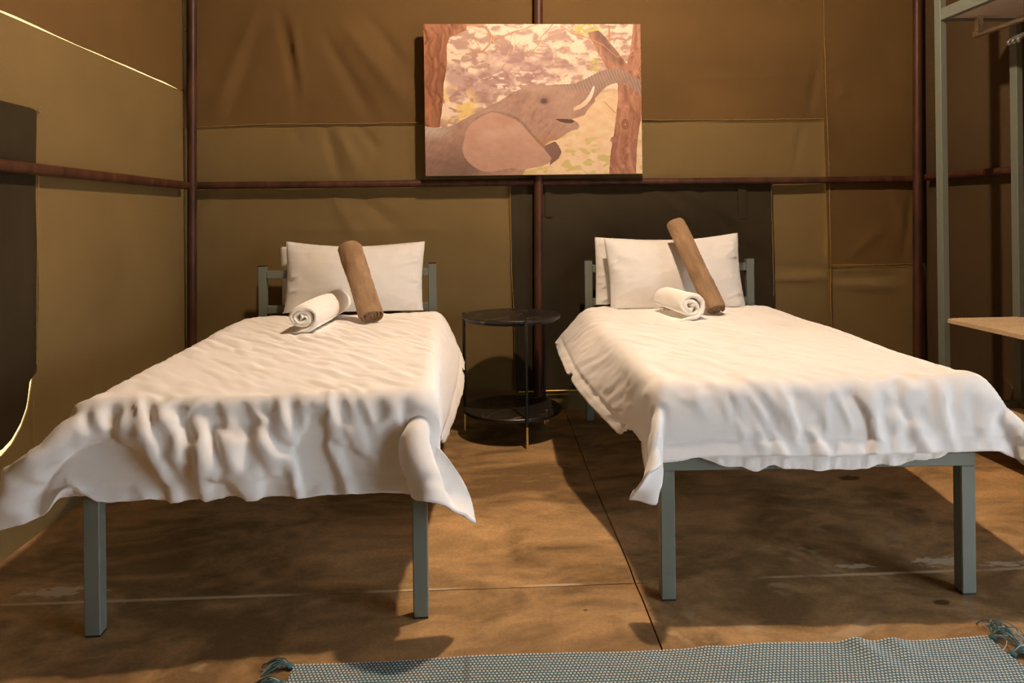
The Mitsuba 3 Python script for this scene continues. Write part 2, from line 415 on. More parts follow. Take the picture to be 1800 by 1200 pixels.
put('wall_left__daylight_tint', (P.reshape(-1, 3), grid_faces(160, 2)), 'daylight_tint')  # sheet added outside the gap to tint the daylight yellow and stop sunbeams
# left window: dark flap with a rounded lower corner
F_lf = [folds(lp(10, 230), lp(12, 290), .005, .04), folds(lp(20, 400), lp(14, 640), .006, .05), folds(lp(44, 500), lp(46, 690), -.006, .02)]
nv_, nu_ = 90, 60
V = np.linspace(0, 1, nv_)
Yc = ye - .95 + .95 * np.linspace(0, 1, nu_) ** .6
foot_ = flap_foot(Yc)
Z = foot_[:, None] + (zt_l - foot_)[:, None] * V[None]
Y = Yc[:, None] + (.006 * np.sin(Z * 9) + .012 * (Z - zt_l) / 1.0) * ((Yc - Yc[0]) / .95)[:, None]
Z = Z - .010 * ((Yc - ye + .03).clip(0) / .03)[:, None] ** 2 * (V[None] > .98)
out = .012 + fold_field(Y, Z, F_lf, 33, .0025)
m = thick_sheet(np.stack([XL + out, Y, Z], -1), np.array([1.0, 0, 0]), .003); m.fix_normals()
put('window_2__flap', m, 'canvas_dark', 40)
seam_strip('window_2__edge_piping', [lp(57, 300), lp(54, 500), lp(53, 640)], 'x', XL, .022, .002, 8)
seam_strip('window_2__stitching', [lp(52, 700), lp(51, 740), lp(53, 780)], 'x', XL, .014, .0018, 9)

# right wall, with an open doorway near the camera on the right
DY0, DY1, DZ = -.9, 1.15, 1.75
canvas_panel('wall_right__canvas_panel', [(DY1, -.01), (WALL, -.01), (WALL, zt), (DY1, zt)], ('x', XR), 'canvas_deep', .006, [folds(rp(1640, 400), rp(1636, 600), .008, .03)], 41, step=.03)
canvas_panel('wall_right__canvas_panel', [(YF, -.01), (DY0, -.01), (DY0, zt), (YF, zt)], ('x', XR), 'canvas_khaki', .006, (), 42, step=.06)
canvas_panel('wall_right__canvas_panel', [(DY0, DZ), (DY1, DZ), (DY1, zt), (DY0, zt)], ('x', XR), 'canvas_khaki', .006, (), 43, step=.06)
for y in (DY0, DY1):
    put('door_1__frame_post', bevel_box((XR - .03, y - .025, 0), (XR + .03, y + .025, DZ)), 'pole_brown')
put('door_1__lintel', bevel_box((XR - .03, DY0 - .025, DZ - .05), (XR + .03, DY1 + .025, DZ)), 'pole_brown')
canvas_panel('wall_front__canvas_panel', [(XL, -.01), (XR, -.01), (XR, zt), (XL, zt)], ('y', YF), 'canvas_khaki', -.012, (), 44, step=.1)
canvas_c = trimesh.creation.box((XR - XL + .1, WALL - YF + .1, .01)); canvas_c.apply_translation(((XL + XR) / 2, (WALL + YF) / 2, ZC + .03))
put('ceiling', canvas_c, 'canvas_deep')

# ------------------------------------------------------------------ tent frame: poles and rails
def pole(px, y_off, label, r=.0245, y_bot=None, px_bot=None):
    yw = WALL - y_off
    a, b = at_y(px, 0, yw), at_y(px if px_bot is None else px_bot, 600, yw)
    d = (a - b) / (a[2] - b[2])
    p0, p1 = b + d * (0 - b[2]), b + d * (ZC + .0 - b[2])
    n = 40
    P = p0 + (p1 - p0) * np.linspace(0, 1, n)[:, None]
    k = put('tent_pole', tube(P, r, 24), 'pole_brown', 40)
    tag(k, label, 'pole', None)
    return k


pole(337.5, .075, 'round red-brown pole in the corner left of the left bed')
pole(946.5, .075, 'round red-brown pole behind the side table, running down from the picture')
pole(1613, .075, 'round red-brown pole in the corner beside the grey clothes rack', r=.0255)


def rail(key, P, hgt, label):
    """A round-edged timber rail along the points P."""
    P = np.asarray(P, float)
    k = put(key, tube(P, hgt / 2, 20), 'pole_brown', 40)
    tag(k, label, 'rail')


yr = WALL - .055
rail('wall_rail', [at_y(x, y, yr) for x, y in ((330, 326.5), (620, 324), (945, 319.5))], .040, 'red-brown rail across the back wall above the left bed')
rail('wall_rail', [at_y(x, y, yr) for x, y in ((945, 321), (1350, 317.5), (1613, 315))], .040, 'red-brown rail across the back wall above the right bed')
xl_ = XL + .05
rl = [at_x(0, 290.5, xl_), at_x(327, 326, xl_)]
rl0 = rl[1] + (rl[0] - rl[1]) * 3
rail('wall_rail', [rl0, rl[0], rl[1]], .042, 'reddish rail along the left wall, crossing the dark window flap')
xr_ = XR - .05
rr = [at_x(1630, 311, xr_), at_x(1775, 300, xr_)]
rail('wall_rail', [rr[0], rr[1], rr[1] + (rr[1] - rr[0]) * 1.0], .040, 'dark rail along the right wall behind the grey clothes rack')

# ------------------------------------------------------------------ lamp (hangs above the picture's upper edge)
cord = tube([LAMP + (0, 0, .09), LAMP + (0, 0, ZC + .02 - LAMP[2])], .004, 8)
put('pendant_lamp__cord', cord, 'black_metal', 40)
put('pendant_lamp__socket', tube([LAMP + (0, 0, .045), LAMP + (0, 0, .10)], .02, 16), 'brass', 40)
b = trimesh.creation.icosphere(3, .05); b.apply_translation(LAMP)
scene['pendant_lamp__bulb'] = {**mikit.ply(b, 'white_terry', True), 'emitter': {'type': 'area', 'radiance': rgb(LAMP_POWER / (4 * math.pi ** 2 * .05 ** 2) )}}
tag('pendant_lamp', 'bare pendant bulb hanging over the gap between the beds', 'lamp')

# ------------------------------------------------------------------ cloth: projective dynamics
class Cloth:
    def __init__(self, nu, nv, ks, kb, extra=None, dt2=2500.0, ku=None, kv=None):
        idx = np.arange(nu * nv).reshape(nu, nv)
        self.n = nu * nv
        e = [np.stack([idx[:-1].ravel(), idx[1:].ravel()], 1), np.stack([idx[:, :-1].ravel(), idx[:, 1:].ravel()], 1),
             np.stack([idx[:-1, :-1].ravel(), idx[1:, 1:].ravel()], 1), np.stack([idx[1:, :-1].ravel(), idx[:-1, 1:].ravel()], 1)]
        self.E = np.vstack(e); w = np.concatenate([np.full(len(x), ks * (1.0 if i < 2 else .6)) for i, x in enumerate(e)])
        m = len(self.E); r = np.arange(m)
        G = sp.csr_matrix((np.concatenate([-np.ones(m), np.ones(m)]), (np.concatenate([r, r]), np.concatenate([self.E[:, 0], self.E[:, 1]]))), (m, self.n))
        b = [np.stack([idx[:-2].ravel(), idx[1:-1].ravel(), idx[2:].ravel()], 1), np.stack([idx[:, :-2].ravel(), idx[:, 1:-1].ravel(), idx[:, 2:].ravel()], 1)]
        b = np.vstack(b); k = len(b); r = np.arange(k)
        Bm = sp.csr_matrix((np.concatenate([np.ones(k), -2 * np.ones(k), np.ones(k)]), (np.concatenate([r] * 3), b.T.ravel())), (k, self.n))
        self.GtW = (G.T @ sp.diags(w)).tocsr(); self.BtB = kb * (Bm.T @ Bm); self.extra = extra
        self.dt2 = dt2
        d = sp.identity(self.n) * dt2 + (sp.diags(extra) if extra is not None else 0)
        self.lu = splu((d + self.GtW @ G + self.BtB).tocsc(), permc_spec='MMD_AT_PLUS_A', options={'SymmetricMode': True}, diag_pivot_thresh=0.0)

    def lengths(self, x): return np.linalg.norm(x[self.E[:, 1]] - x[self.E[:, 0]], axis=1)

    def solve(self, x, base, rest, rb=None):
        d = x[self.E[:, 1]] - x[self.E[:, 0]]
        d *= (rest / np.maximum(np.linalg.norm(d, axis=1), 1e-9))[:, None]
        return self.lu.solve(self.dt2 * base + self.GtW @ d + (rb if rb is not None else 0) + (self.extra[:, None] * self.goal if self.extra is not None else 0))


def push_out(x, lo, hi, r):
    """Points moved out of a box rounded by r (lo, hi are its outer bounds); also which points touched."""
    c, h = (lo + hi) / 2, (hi - lo) / 2 - r
    q = x - c; a = np.abs(q) - h; o = np.maximum(a, 0); L = np.linalg.norm(o, axis=1)
    inside_core = (a < 0).all(1)
    dist = L - r + np.where(inside_core, a.max(1), 0)
    hit = dist < 0
    nrm = np.sign(q) * o / np.maximum(L, 1e-9)[:, None]
    ax = a.argmax(1); core = np.zeros_like(x); core[np.arange(len(x)), ax] = np.sign(q[np.arange(len(x)), ax])
    nrm = np.where(inside_core[:, None], core, nrm)
    return np.where(hit[:, None], x - nrm * dist[:, None], x), hit


def upsample(g, nu2, nv2):
    from scipy.ndimage import zoom, map_coordinates
    nu, nv = g.shape[:2]
    U, V = np.meshgrid(np.linspace(0, nu - 1, nu2), np.linspace(0, nv - 1, nv2), indexing='ij')
    return np.stack([map_coordinates(g[..., k], [U, V], order=3, mode='nearest') for k in range(g.shape[2])], -1)


def grid_normals(g):
    n = np.cross(np.gradient(g, axis=0), np.gradient(g, axis=1)); return n / np.maximum(np.linalg.norm(n, axis=-1, keepdims=True), 1e-12)


def push_form(x, form, k=.016):
    """Points moved out of a rounded solid: flat top, sides that flare more towards the head, a foot end."""
    x0, x1, y0, zt, fl, fs, foot, y1 = form
    a = np.radians(fl); t = np.clip((x[:, 1] - y0 - .12) / (.55 * (y1 - y0)), 0, 1); t = t * t * (3 - 2 * t)
    g = []
    q = np.empty((len(x), 4)); nr = np.zeros((len(x), 4, 3))
    for c, (sg, xs) in enumerate(((-1, x0), (1, x1))):
        an = np.radians(fs[c]) * (1 - t) + a[c] * t
        nr[:, c, 0], nr[:, c, 2] = sg * np.sin(an), np.cos(an)
        q[:, c] = (x[:, 0] - xs) * sg * np.sin(an) + (x[:, 2] - zt) * np.cos(an)
    an = np.radians(foot)
    nr[:, 2, 1], nr[:, 2, 2] = -math.sin(an), math.cos(an)
    q[:, 2] = -(x[:, 1] - y0) * math.sin(an) + (x[:, 2] - zt) * math.cos(an)
    nr[:, 3, 2] = 1; q[:, 3] = x[:, 2] - zt
    mx = q.max(1, keepdims=True); e = np.exp((q - mx) / k); S = e.sum(1, keepdims=True)
    phi = mx[:, 0] + k * np.log(S[:, 0]); g = np.einsum('ij,ijk->ik', e / S, nr)
    hit = phi < 0
    return x - np.where(hit, phi / (g * g).sum(1), 0)[:, None] * g, hit


def drape(width, length, front, mat_lo, mat_hi, seed, shift=0.0, skew=0.0, stiff=7.0e4, h=.022, fine=.0082, crease=1.0, lift=0.03, flare=(50, 50), foot_flare=(80, 80), foot=82, tuft=1.0, hem=None, tips=None):
    """A duvet laid over a mattress: stiff drape first, then the loose cover wrinkles over it. Local frame: x across, y from the foot to the head."""
    nu, nv = int(width / h) + 1, int(length / h) + 1
    U, V = np.meshgrid(np.linspace(-width / 2, width / 2, nu), np.linspace(-front, length - front, nv), indexing='ij')
    cx = (mat_lo[0] + mat_hi[0]) / 2
    x = np.stack([cx + shift + U + skew * V, mat_lo[1] + V + 0 * U, np.full_like(U, mat_hi[2] + lift + .01)], -1).reshape(-1, 3)
    rg = np.random.default_rng(seed)
    x += rg.normal(0, .0015, x.shape)
    goal = np.zeros((nu * nv, 3)); pin = np.zeros(nu * nv)
    on = (V < -front + h * .5) & (U > hem[0]) & (U < hem[1])             # the foot hem lies along the frame
    pin[on.ravel()] = 3e5
    zh = np.interp(U, [hem[0], hem[0] + .12, .0, hem[1] - .1, hem[1]], hem[2])
    goal[:, 0] = cx + U.ravel(); goal[:, 1] = mat_lo[1] - hem[3]; goal[:, 2] = zh.ravel()
    for iu, tip in ((0, tips[0]), (nu - 1, tips[1])):                  # the corners droop out from the frame
        for du in range(2):
            for dv in range(2):
                k_ = (iu + (du if iu == 0 else -du)) * nv + dv
                pin[k_] = 4e4; goal[k_] = np.array(tip) + (0, h * .8 * dv, h * .5 * (du + dv))
    cl = Cloth(nu, nv, 8e5, stiff, extra=pin); cl.goal = goal
    rest = cl.lengths(np.stack([U.ravel(), V.ravel(), 0 * U.ravel()], 1))
    vel = np.zeros_like(x); dt = 1 / 50.0
    lo, hi = np.array(mat_lo) - lift, np.array(mat_hi) + lift
    lo[2] = -1
    planes = (lo[0] + .01, hi[0] - .01, lo[1] + .015, hi[2], flare, foot_flare, foot, hi[1])
    wind = (meshkit.fbm(np.stack([U * 4, V * 4, 0 * U + seed], -1), 2, seed) - .5).reshape(-1)
    side = np.sign(U).ravel()
    for step in range(46):
        g = np.zeros_like(x); g[:, 2] = -9.8; g[:, 0] += wind * 3 * side
        s = x + vel * dt * .90 + g * dt * dt
        y = s.copy()
        for it in range(8):
            y = cl.solve(y, s, rest)
            y, hit = push_form(y, planes)
        y[hit, :2] = x[hit, :2] + (y[hit, :2] - x[hit, :2]) * np.where(x[hit, 2] > hi[2] - .02, .12, .5)[:, None]
        vel = (y - x) / dt; x = y
    macro = x.reshape(nu, nv, 3)
    # the cover
    n2u, n2v = int(width / fine) + 1, int(length / fine) + 1
    X0 = upsample(macro, n2u, n2v)
    U2, V2 = np.meshgrid(np.linspace(-width / 2, width / 2, n2u), np.linspace(-front, length - front, n2v), indexing='ij')
    N0 = grid_normals(X0)
    ww = meshkit.fbm(np.stack([U2 * 5, V2 * 5, 0 * U2 + seed], -1), 2, seed + 3)
    low = meshkit.fbm(np.stack([(U2 - .3 * V2) * 3.4, V2 * 2.2, 0 * U2 + 2], -1), 2, seed + 5) - .5
    X0 = X0 + N0 * (low * .020)[..., None]
    N0 = grid_normals(X0)
    nz = lambda su, sv, s: meshkit.fbm(np.stack([U2 * su, V2 * sv, 0 * U2 + s * 7.3], -1), 3, seed + s)
    edge_u = np.minimum(U2 + width / 2, width / 2 - U2); edge_v = V2 + front
    drop = np.clip((.02 - V2) / .06, 0, 1)                              # on the foot's hanging face
    sided = np.clip((np.abs(U2) - .40) / .08, 0, 1)
    patch = np.clip((nz(3, 2, 1) - .42) * 5, 0, 1)
    band = np.exp(-((edge_v - .055) / .03) ** 2) * drop
    lu_ = nz(4, 3, 2); lv_ = nz(3, 5, 4)
    ex_u = .004 + .004 * sided + tuft * drop * .17 * np.clip((lu_ - .36) * 4, 0, 1) * np.clip(edge_v / .05, .25, 1)
    ex_v = .004 + tuft * drop * .05 * np.clip((lv_ - .38) * 4, 0, 1) + .010 * sided * nz(3, 6, 5)
    fx_u = .006 + crease * (.040 * patch * (1 - drop) + .080 * drop)
    fx_v = .006 + crease * (.022 * np.clip((nz(2.5, 3, 3) - .42) * 5, 0, 1) * (1 - drop) + .060 * drop)
    slant = lambda f, g, m, sd: meshkit.fbm(np.stack([(U2 + m * V2) * f, (V2 - m * U2) * g, 0 * U2 + sd], -1), 2, seed + sd) - .5
    y = x0 = X0.reshape(-1, 3)
    # crumpled facets on the foot's face: sharp valleys between warped cells
    from scipy.spatial import cKDTree
    wx_, wy_ = nz(9, 9, 21) - .5, nz(9, 9, 22) - .5
    cells = np.random.default_rng(seed + 1).uniform((-1, -.5), (1, .25), (150, 2)) * (1, 1)
    dd, _ = cKDTree(cells).query(np.stack([(U2 + .5 * V2 + .05 * wx_).ravel(), (V2 * 1.0 + .05 * wy_).ravel()], 1), k=2)
    crum = 1 - np.minimum(dd[:, 1] - dd[:, 0], .055).reshape(U2.shape) / .055
    for kb_, eu_, ev_, sd_, amp, its in ((30.0, ex_u, ex_v, slant(12, 6, .55, 1) * drop, .030, 34), (1.8, fx_u, fx_v, slant(26, 6, .6, 9) * (1 - .5 * drop), .014, 34)):
        c2 = Cloth(n2u, n2v, 600.0, kb_, dt2=5.0)
        e0, e1 = c2.E[:, 0], c2.E[:, 1]
        nE = [(n2u - 1) * n2v, n2u * (n2v - 1)]
        kind = np.zeros(len(c2.E), int); kind[nE[0]:nE[0] + nE[1]] = 1; kind[sum(nE):] = 2
        eu, ev = eu_.ravel(), ev_.ravel()
        eu, ev = (eu[e0] + eu[e1]) / 2, (ev[e0] + ev[e1]) / 2
        rest2 = c2.lengths(x0) * (1 + np.where(kind == 0, eu, np.where(kind == 1, ev, (eu + ev) / 2)))
        bend0 = c2.BtB @ x0
        y = x0 + grid_normals(x0.reshape(n2u, n2v, 3)).reshape(-1, 3) * sd_.reshape(-1, 1) * amp
        for it in range(its):
            y = c2.solve(y, x0, rest2, bend0)
            if it % 4 == 3: y, _ = push_form(y + (0, 0, .010), planes); y = y - (0, 0, .010)
        x0 = y
        if kb_ > 20:
            cw = tuft * drop * .85 * np.clip((nz(5, 5, 23) - .30) * 4, 0, 1)
            x0 = x0 + (grid_normals(x0.reshape(n2u, n2v, 3)) * ((crum - .5) * .0075 * cw)[..., None]).reshape(-1, 3)
    return y.reshape(n2u, n2v, 3), U2, V2, edge_u, edge_v


def duvet_mesh(G, edge_u, edge_v, length, front, t=.011):
    """Upper and lower sheet joined round the rim, with the stitched hem line 4.5 cm in."""
    nu, nv = G.shape[:2]
    from scipy.ndimage import gaussian_filter
    N = grid_normals(gaussian_filter(G, (2.5, 2.5, 0), mode='nearest'))
    e = np.minimum(np.minimum(edge_u, edge_v), length - edge_v)
    prof = np.where(e < .045, .0035 + .0 * e, t * np.clip((e - .045) / .09, .0, 1) ** .5 + .003)
    hem = -.0050 * np.exp(-((e - .045) / .006) ** 2)
    A = G + N * (prof + hem)[..., None]; B = G - N * np.minimum(prof, .004)[..., None]
    n = nu * nv
    f = [grid_faces(nu, nv), grid_faces(nu, nv, n, True)]
    idx = np.arange(n).reshape(nu, nv)
    rim = np.concatenate([idx[:, 0], idx[-1, 1:], idx[-2::-1, -1], idx[0, -2:0:-1]]); nx = np.roll(rim, -1)
    f.append(np.stack([rim, rim + n, nx + n], 1)); f.append(np.stack([rim, nx + n, nx], 1))
    m = trimesh.Trimesh(np.vstack([A.reshape(-1, 3), B.reshape(-1, 3)]), np.vstack(f), process=False)
    return m


def pillow_mesh(w, hgt, seed, puff=1.0, n=76, sag=.25):
    """A pillow in its loose case: two sheets inflated until the seams pucker; centre at the origin, lying in xz with its front to -y."""
    nu, nv = n, int(n * hgt / w)
    X, Z = np.meshgrid(np.linspace(-w / 2, w / 2, nu), np.linspace(-hgt / 2, hgt / 2, nv), indexing='ij')
    rg = np.random.default_rng(seed)
    a, b = (X / (w / 2)), (Z / (hgt / 2))
    dome = np.clip((1 - a ** 2) * (1 - b ** 2), 0, 1) ** .5
    res = []
    inn = np.zeros((nu, nv), bool); inn[1:-1, 1:-1] = True
    idxA = np.arange(nu * nv).reshape(nu, nv); idxB = idxA.copy(); idxB[1:-1, 1:-1] = nu * nv + np.arange((nu - 2) * (nv - 2)).reshape(nu - 2, nv - 2)
    nt = nu * nv + (nu - 2) * (nv - 2)
    x = np.zeros((nt, 3))
    bump = (meshkit.fbm(np.stack([X * 14, Z * 14, 0 * X + seed], -1), 3, seed) - .5) * .05
    x[idxA] = np.stack([X, -.03 * dome + bump * dome, Z], -1); x[idxB[1:-1, 1:-1].ravel()] = np.stack([X, .03 * dome, Z], -1)[1:-1, 1:-1].reshape(-1, 3)
    es, bs = [], []
    for I in (idxA, idxB):
        es += [np.stack([I[:-1].ravel(), I[1:].ravel()], 1), np.stack([I[:, :-1].ravel(), I[:, 1:].ravel()], 1), np.stack([I[:-1, :-1].ravel(), I[1:, 1:].ravel()], 1), np.stack([I[1:, :-1].ravel(), I[:-1, 1:].ravel()], 1)]
        bs += [np.stack([I[:-2].ravel(), I[1:-1].ravel(), I[2:].ravel()], 1), np.stack([I[:, :-2].ravel(), I[:, 1:-1].ravel(), I[:, 2:].ravel()], 1)]
    E = np.vstack(es); Bn = np.vstack(bs)
    flat = np.zeros((nt, 3)); flat[idxA] = np.stack([X, 0 * X, Z], -1); flat[idxB] = np.stack([X, 0 * X, Z], -1)
    rest = np.linalg.norm(flat[E[:, 1]] - flat[E[:, 0]], axis=1)
    m = len(E); r = np.arange(m)
    G = sp.csr_matrix((np.concatenate([-np.ones(m), np.ones(m)]), (np.concatenate([r, r]), np.concatenate([E[:, 0], E[:, 1]]))), (m, nt))
    k = len(Bn); r = np.arange(k)
    Bm = sp.csr_matrix((np.concatenate([np.ones(k), -2 * np.ones(k), np.ones(k)]), (np.concatenate([r] * 3), Bn.T.ravel())), (k, nt))
    ks, kb, d2 = 4000.0, 22.0, 60.0
    lu = splu((sp.identity(nt) * d2 + ks * (G.T @ G) + kb * (Bm.T @ Bm)).tocsc(), permc_spec='MMD_AT_PLUS_A', options={'SymmetricMode': True}, diag_pivot_thresh=0.0)
    fa = grid_faces(nu, nv); 
    Fs = np.vstack([idxA.ravel()[fa], idxB.ravel()[fa[:, ::-1]]])
    v0 = x[Fs]
    vol = np.einsum('ij,ij->i', v0[:, 0], np.cross(v0[:, 1], v0[:, 2])).sum()
    if vol < 0: Fs = Fs[:, ::-1]
    press = 260.0 
    for it in range(130):
        tri = x[Fs]; nrm = np.cross(tri[:, 1] - tri[:, 0], tri[:, 2] - tri[:, 0]) / 6
        f = np.zeros_like(x)
        for q in range(3): np.add.at(f, Fs[:, q], nrm)
        vol = np.einsum('ij,ij->i', tri[:, 0], np.cross(tri[:, 1], tri[:, 2])).sum() / 6
        f *= max(0.0, 1 - vol / (w * hgt * .085 * puff)) * 3 / (w / (nu - 1)) ** 2
        f *= press * (1 - sag * x[:, 2:3] / hgt * 2) / d2 * .01
        d = x[E[:, 1]] - x[E[:, 0]]; L = np.maximum(np.linalg.norm(d, axis=1), 1e-9)
        d *= (np.where(L > rest, rest, rest * .985 + .015 * L) / L)[:, None]
        s = x + f; s[:, 1] *= .999
        x = lu.solve(d2 * s + ks * (G.T @ d))
    mesh = trimesh.Trimesh(x, Fs, process=False)
    return mesh


# ------------------------------------------------------------------ beds
BW, BL = .92, 1.93
BEDS = [dict(x=-1.0387, y=2.0918, a=.0233), dict(x=.5499, y=2.1499, a=-.0441)]
ZR0, ZR1, ZP = .376, .416, .8725
MAT_LO, MAT_HI = np.array([.006, .004, ZR1 + .002]), np.array([BW - .006, BL - .055, .590])


def bed_frame(key, R, t, label):
    w = .042
    for (x, y) in ((0, 0), (BW - w, 0)):
        put(f'{key}__leg', xform(bevel_box((x, y, .004), (x + w, y + w, ZR0), .0025), R, t), 'grey_steel')
        put(f'{key}__foot_cap', xform(bevel_box((x + .001, y + .001, 0), (x + w - .001, y + w - .001, .006), .001), R, t), 'black_cap')
    for x in (0, BW - w):
        put(f'{key}__leg', xform(bevel_box((x, BL - w, .004), (x + w, BL, ZP - .004), .0025), R, t), 'grey_steel')
        put(f'{key}__post_cap', xform(bevel_box((x + .001, BL - w + .001, ZP - .006), (x + w - .001, BL - .001, ZP), .001), R, t), 'black_cap')
        put(f'{key}__foot_cap', xform(bevel_box((x + .001, BL - w + .001, 0), (x + w - .001, BL - .001, .006), .001), R, t), 'black_cap')
        put(f'{key}__side_rail', xform(bevel_box((x, w, ZR0), (x + w, BL - w, ZR1), .0025), R, t), 'grey_steel')
    put(f'{key}__foot_rail', xform(bevel_box((-.001, 0, ZR0), (BW + .001, w, ZR1), .0025), R, t), 'grey_steel')
    put(f'{key}__head_rail', xform(bevel_box((w, BL - w, ZR0), (BW - w, BL, ZR1), .0025), R, t), 'grey_steel')
    for z in (ZP - .068, ZP - .25):
        put(f'{key}__headboard_bar', xform(bevel_box((w, BL - w + .002, z), (BW - w, BL - .002, z + .04), .0025), R, t), 'grey_steel')
    for i in range(9):
        y = .12 + i * .205
        put(f'{key}__slat', xform(bevel_box((w, y, ZR0 + .004), (BW - w, y + .06, ZR1 - .002), .002), R, t), 'grey_steel')
    tag(key, label, 'bed frame')


def mattress(key, R, t, label, seed):
    """Under its fitted sheet, gathered by elastic along the lower rim."""
    lo, hi = MAT_LO, MAT_HI - (0, 0, .022)
    per, nz_ = 420, 26
    r = .045
    c = (lo + hi) / 2; hx, hy = (hi - lo)[:2] / 2
    s = np.linspace(0, 2 * np.pi, per, endpoint=False)
    L = [2 * (hx - r), np.pi / 2 * r, 2 * (hy - r), np.pi / 2 * r]; L = L + L
    cum = np.concatenate([[0], np.cumsum(L)]); q = s / (2 * np.pi) * cum[-1]
    pts, nr = [], []
    corners = [(hx - r, -(hy - r), -np.pi / 2), (hx - r, hy - r, 0), (-(hx - r), hy - r, np.pi / 2), (-(hx - r), -(hy - r), np.pi)]
    for v in q:
        k = min(np.searchsorted(cum, v, side='right') - 1, 7); d = v - cum[k]; i = k // 2
        if k % 2 == 0:
            x0, y0, a = corners[i - 1 if i else 3]; n = [(0, -1), (1, 0), (0, 1), (-1, 0)][i]; tt = (-n[1], n[0])
            st = [(-(hx - r), -hy), (hx, -(hy - r)), (hx - r, hy), (-hx, hy - r)][i]
            pts.append((st[0] + tt[0] * d, st[1] + tt[1] * d)); nr.append(n)
        else:
            x0, y0, a = corners[i]; an = a + d / r; pts.append((x0 + r * math.cos(an), y0 + r * math.sin(an))); nr.append((math.cos(an), math.sin(an)))
    pts, nr = np.array(pts), np.array(nr)
    zv = np.linspace(0, 1, nz_)
    rows = []
    qq = q[:, None] * np.ones(nz_)
    ruff = meshkit.fbm(np.stack([qq * 26, zv[None] * 1.2 + 0 * qq, 0 * qq + seed], -1), 3, seed) - .5
    ruff2 = meshkit.noise(np.stack([qq * 55, zv[None] * .5 + 0 * qq, 0 * qq], -1), seed + 5) - .5
    w = np.exp(-((zv - .10) / .14) ** 2)
    prof = np.where(zv < .12, -.02 * ((.12 - zv) / .12) ** 2, np.where(zv > .8, -.03 * ((zv - .8) / .2) ** 2, .0)) - .006
    off = prof[None] + (.016 * ruff + .010 * ruff2) * w[None] + .003 * ruff
    z = lo[2] + (hi[2] - lo[2]) * zv
    zz = z[None] + np.maximum(ruff2, 0) * .012 * np.exp(-(zv / .1) ** 2)[None]
    P = np.stack([c[0] + pts[:, 0:1] + nr[:, 0:1] * off, c[1] + pts[:, 1:2] + nr[:, 1:2] * off, zz], -1)
    v = P.reshape(-1, 3); f = []
    i = np.arange(per); j = np.arange(nz_ - 1)
    I, J = np.meshgrid(i, j, indexing='ij'); I2 = (I + 1) % per
    f = np.stack([I * nz_ + J, I2 * nz_ + J, I2 * nz_ + J + 1, I * nz_ + J + 1], -1).reshape(-1, 4)
    f = np.vstack([f[:, [0, 1, 2]], f[:, [0, 2, 3]]])
    v = np.vstack([v, [c[0], c[1], hi[2] - .004], [c[0], c[1], lo[2]]]); top, bot = len(v) - 2, len(v) - 1
    f = np.vstack([f, np.stack([i * nz_ + nz_ - 1, (i + 1) % per * nz_ + nz_ - 1, 0 * i + top], 1), np.stack([(i + 1) % per * nz_, i * nz_, 0 * i + bot], 1)])
    m = trimesh.Trimesh(v, f, process=False)
    put(key, xform(m, R, t), 'white_cotton', 50); tag(key, label, 'mattress')


cfg = [dict(width=1.42, length=2.07, front=.262, seed=5, shift=-.04, hem=(-.50, .42, (.43, .39, .385, .385, .375), .045), tips=((-.27, -.06, .27), (1.05, -.07, .275)), crease=1.6, flare=(42, 60), foot_flare=(70, 88), foot=85),
       dict(width=1.39, length=2.04, front=.222, seed=17, shift=.0, tips=((-.09, -.07, .325), (1.09, -.07, .33)), hem=(-.39, .50, (.447, .445, .437, .445, .45), .06), crease=1.0, flare=(50, 45), foot_flare=(88, 60), foot=74, tuft=.5)]
names = ['left', 'right']
DUVETS = []
for i, (bd, cf) in enumerate(zip(BEDS, cfg)):
    R, t = rotz(bd['a']), np.array([bd['x'], bd['y'], 0])
    sfx = '' if i == 0 else '_001'
    bed_frame('bed_frame' + sfx, R, t, ['grey steel bed frame beside the left canvas wall', 'grey steel bed frame nearer the clothes rack'][i])
    mattress('mattress' + sfx, R, t, ['mattress in a white sheet on the bed beside the left wall', 'mattress with gathered white fitted sheet on the bed nearer the clothes rack'][i], 3 + i)
    if i == 1:                                                        # the elasticated skirt of the fitted sheet shows below the duvet
        uu = np.linspace(.05, .86, 260); hh = np.linspace(0, 1, 10)
        Ug, Hg = np.meshgrid(uu, hh, indexing='ij')
        dr_ = .062 * np.clip(np.sin((uu - .02) / .88 * np.pi) * 1.6, 0, 1)[:, None]
        rf = (meshkit.fbm(np.stack([Ug * 30, Hg * .8, 0 * Ug], -1), 3, 4) - .5) * .030 * (Hg ** .8) + (meshkit.noise(np.stack([Ug * 62, Hg * .5, 0 * Ug], -1), 8) - .5) * .008 * Hg
        Pz = .452 - dr_ * Hg - .020 * Hg * (meshkit.noise(np.stack([Ug * 22, 0 * Ug, 0 * Ug], -1), 6) - .3)
        ms = thick_sheet(np.stack([Ug, -.012 - .010 * np.sin(Hg * 2.6) + rf * .6, Pz], -1), np.array([0, -1.0, 0]), .0012)
        ms.fix_normals()
        put('mattress_001__sheet_ruffle', xform(ms, R, t), 'white_cotton', True)
    G, U2, V2, eu, ev = drape(mat_lo=MAT_LO, mat_hi=MAT_HI, **cf)
    DUVETS.append((G, R, t))
    m = duvet_mesh(G, eu, ev, cf['length'], cf['front'])
    put('duvet' + sfx, xform(m, R, t), 'white_cotton', True)
    tag('duvet' + sfx, ['wrinkled white duvet on the bed beside the left wall, foot edge covering the rail', 'smoother white duvet on the bed nearer the clothes rack, corner hanging to a point'][i], 'duvet', None)

# ------------------------------------------------------------------ pillows
def rotx(a):
    c, s_ = math.cos(a), math.sin(a); return np.array([[1, 0, 0], [0, c, -s_], [0, s_, c]])


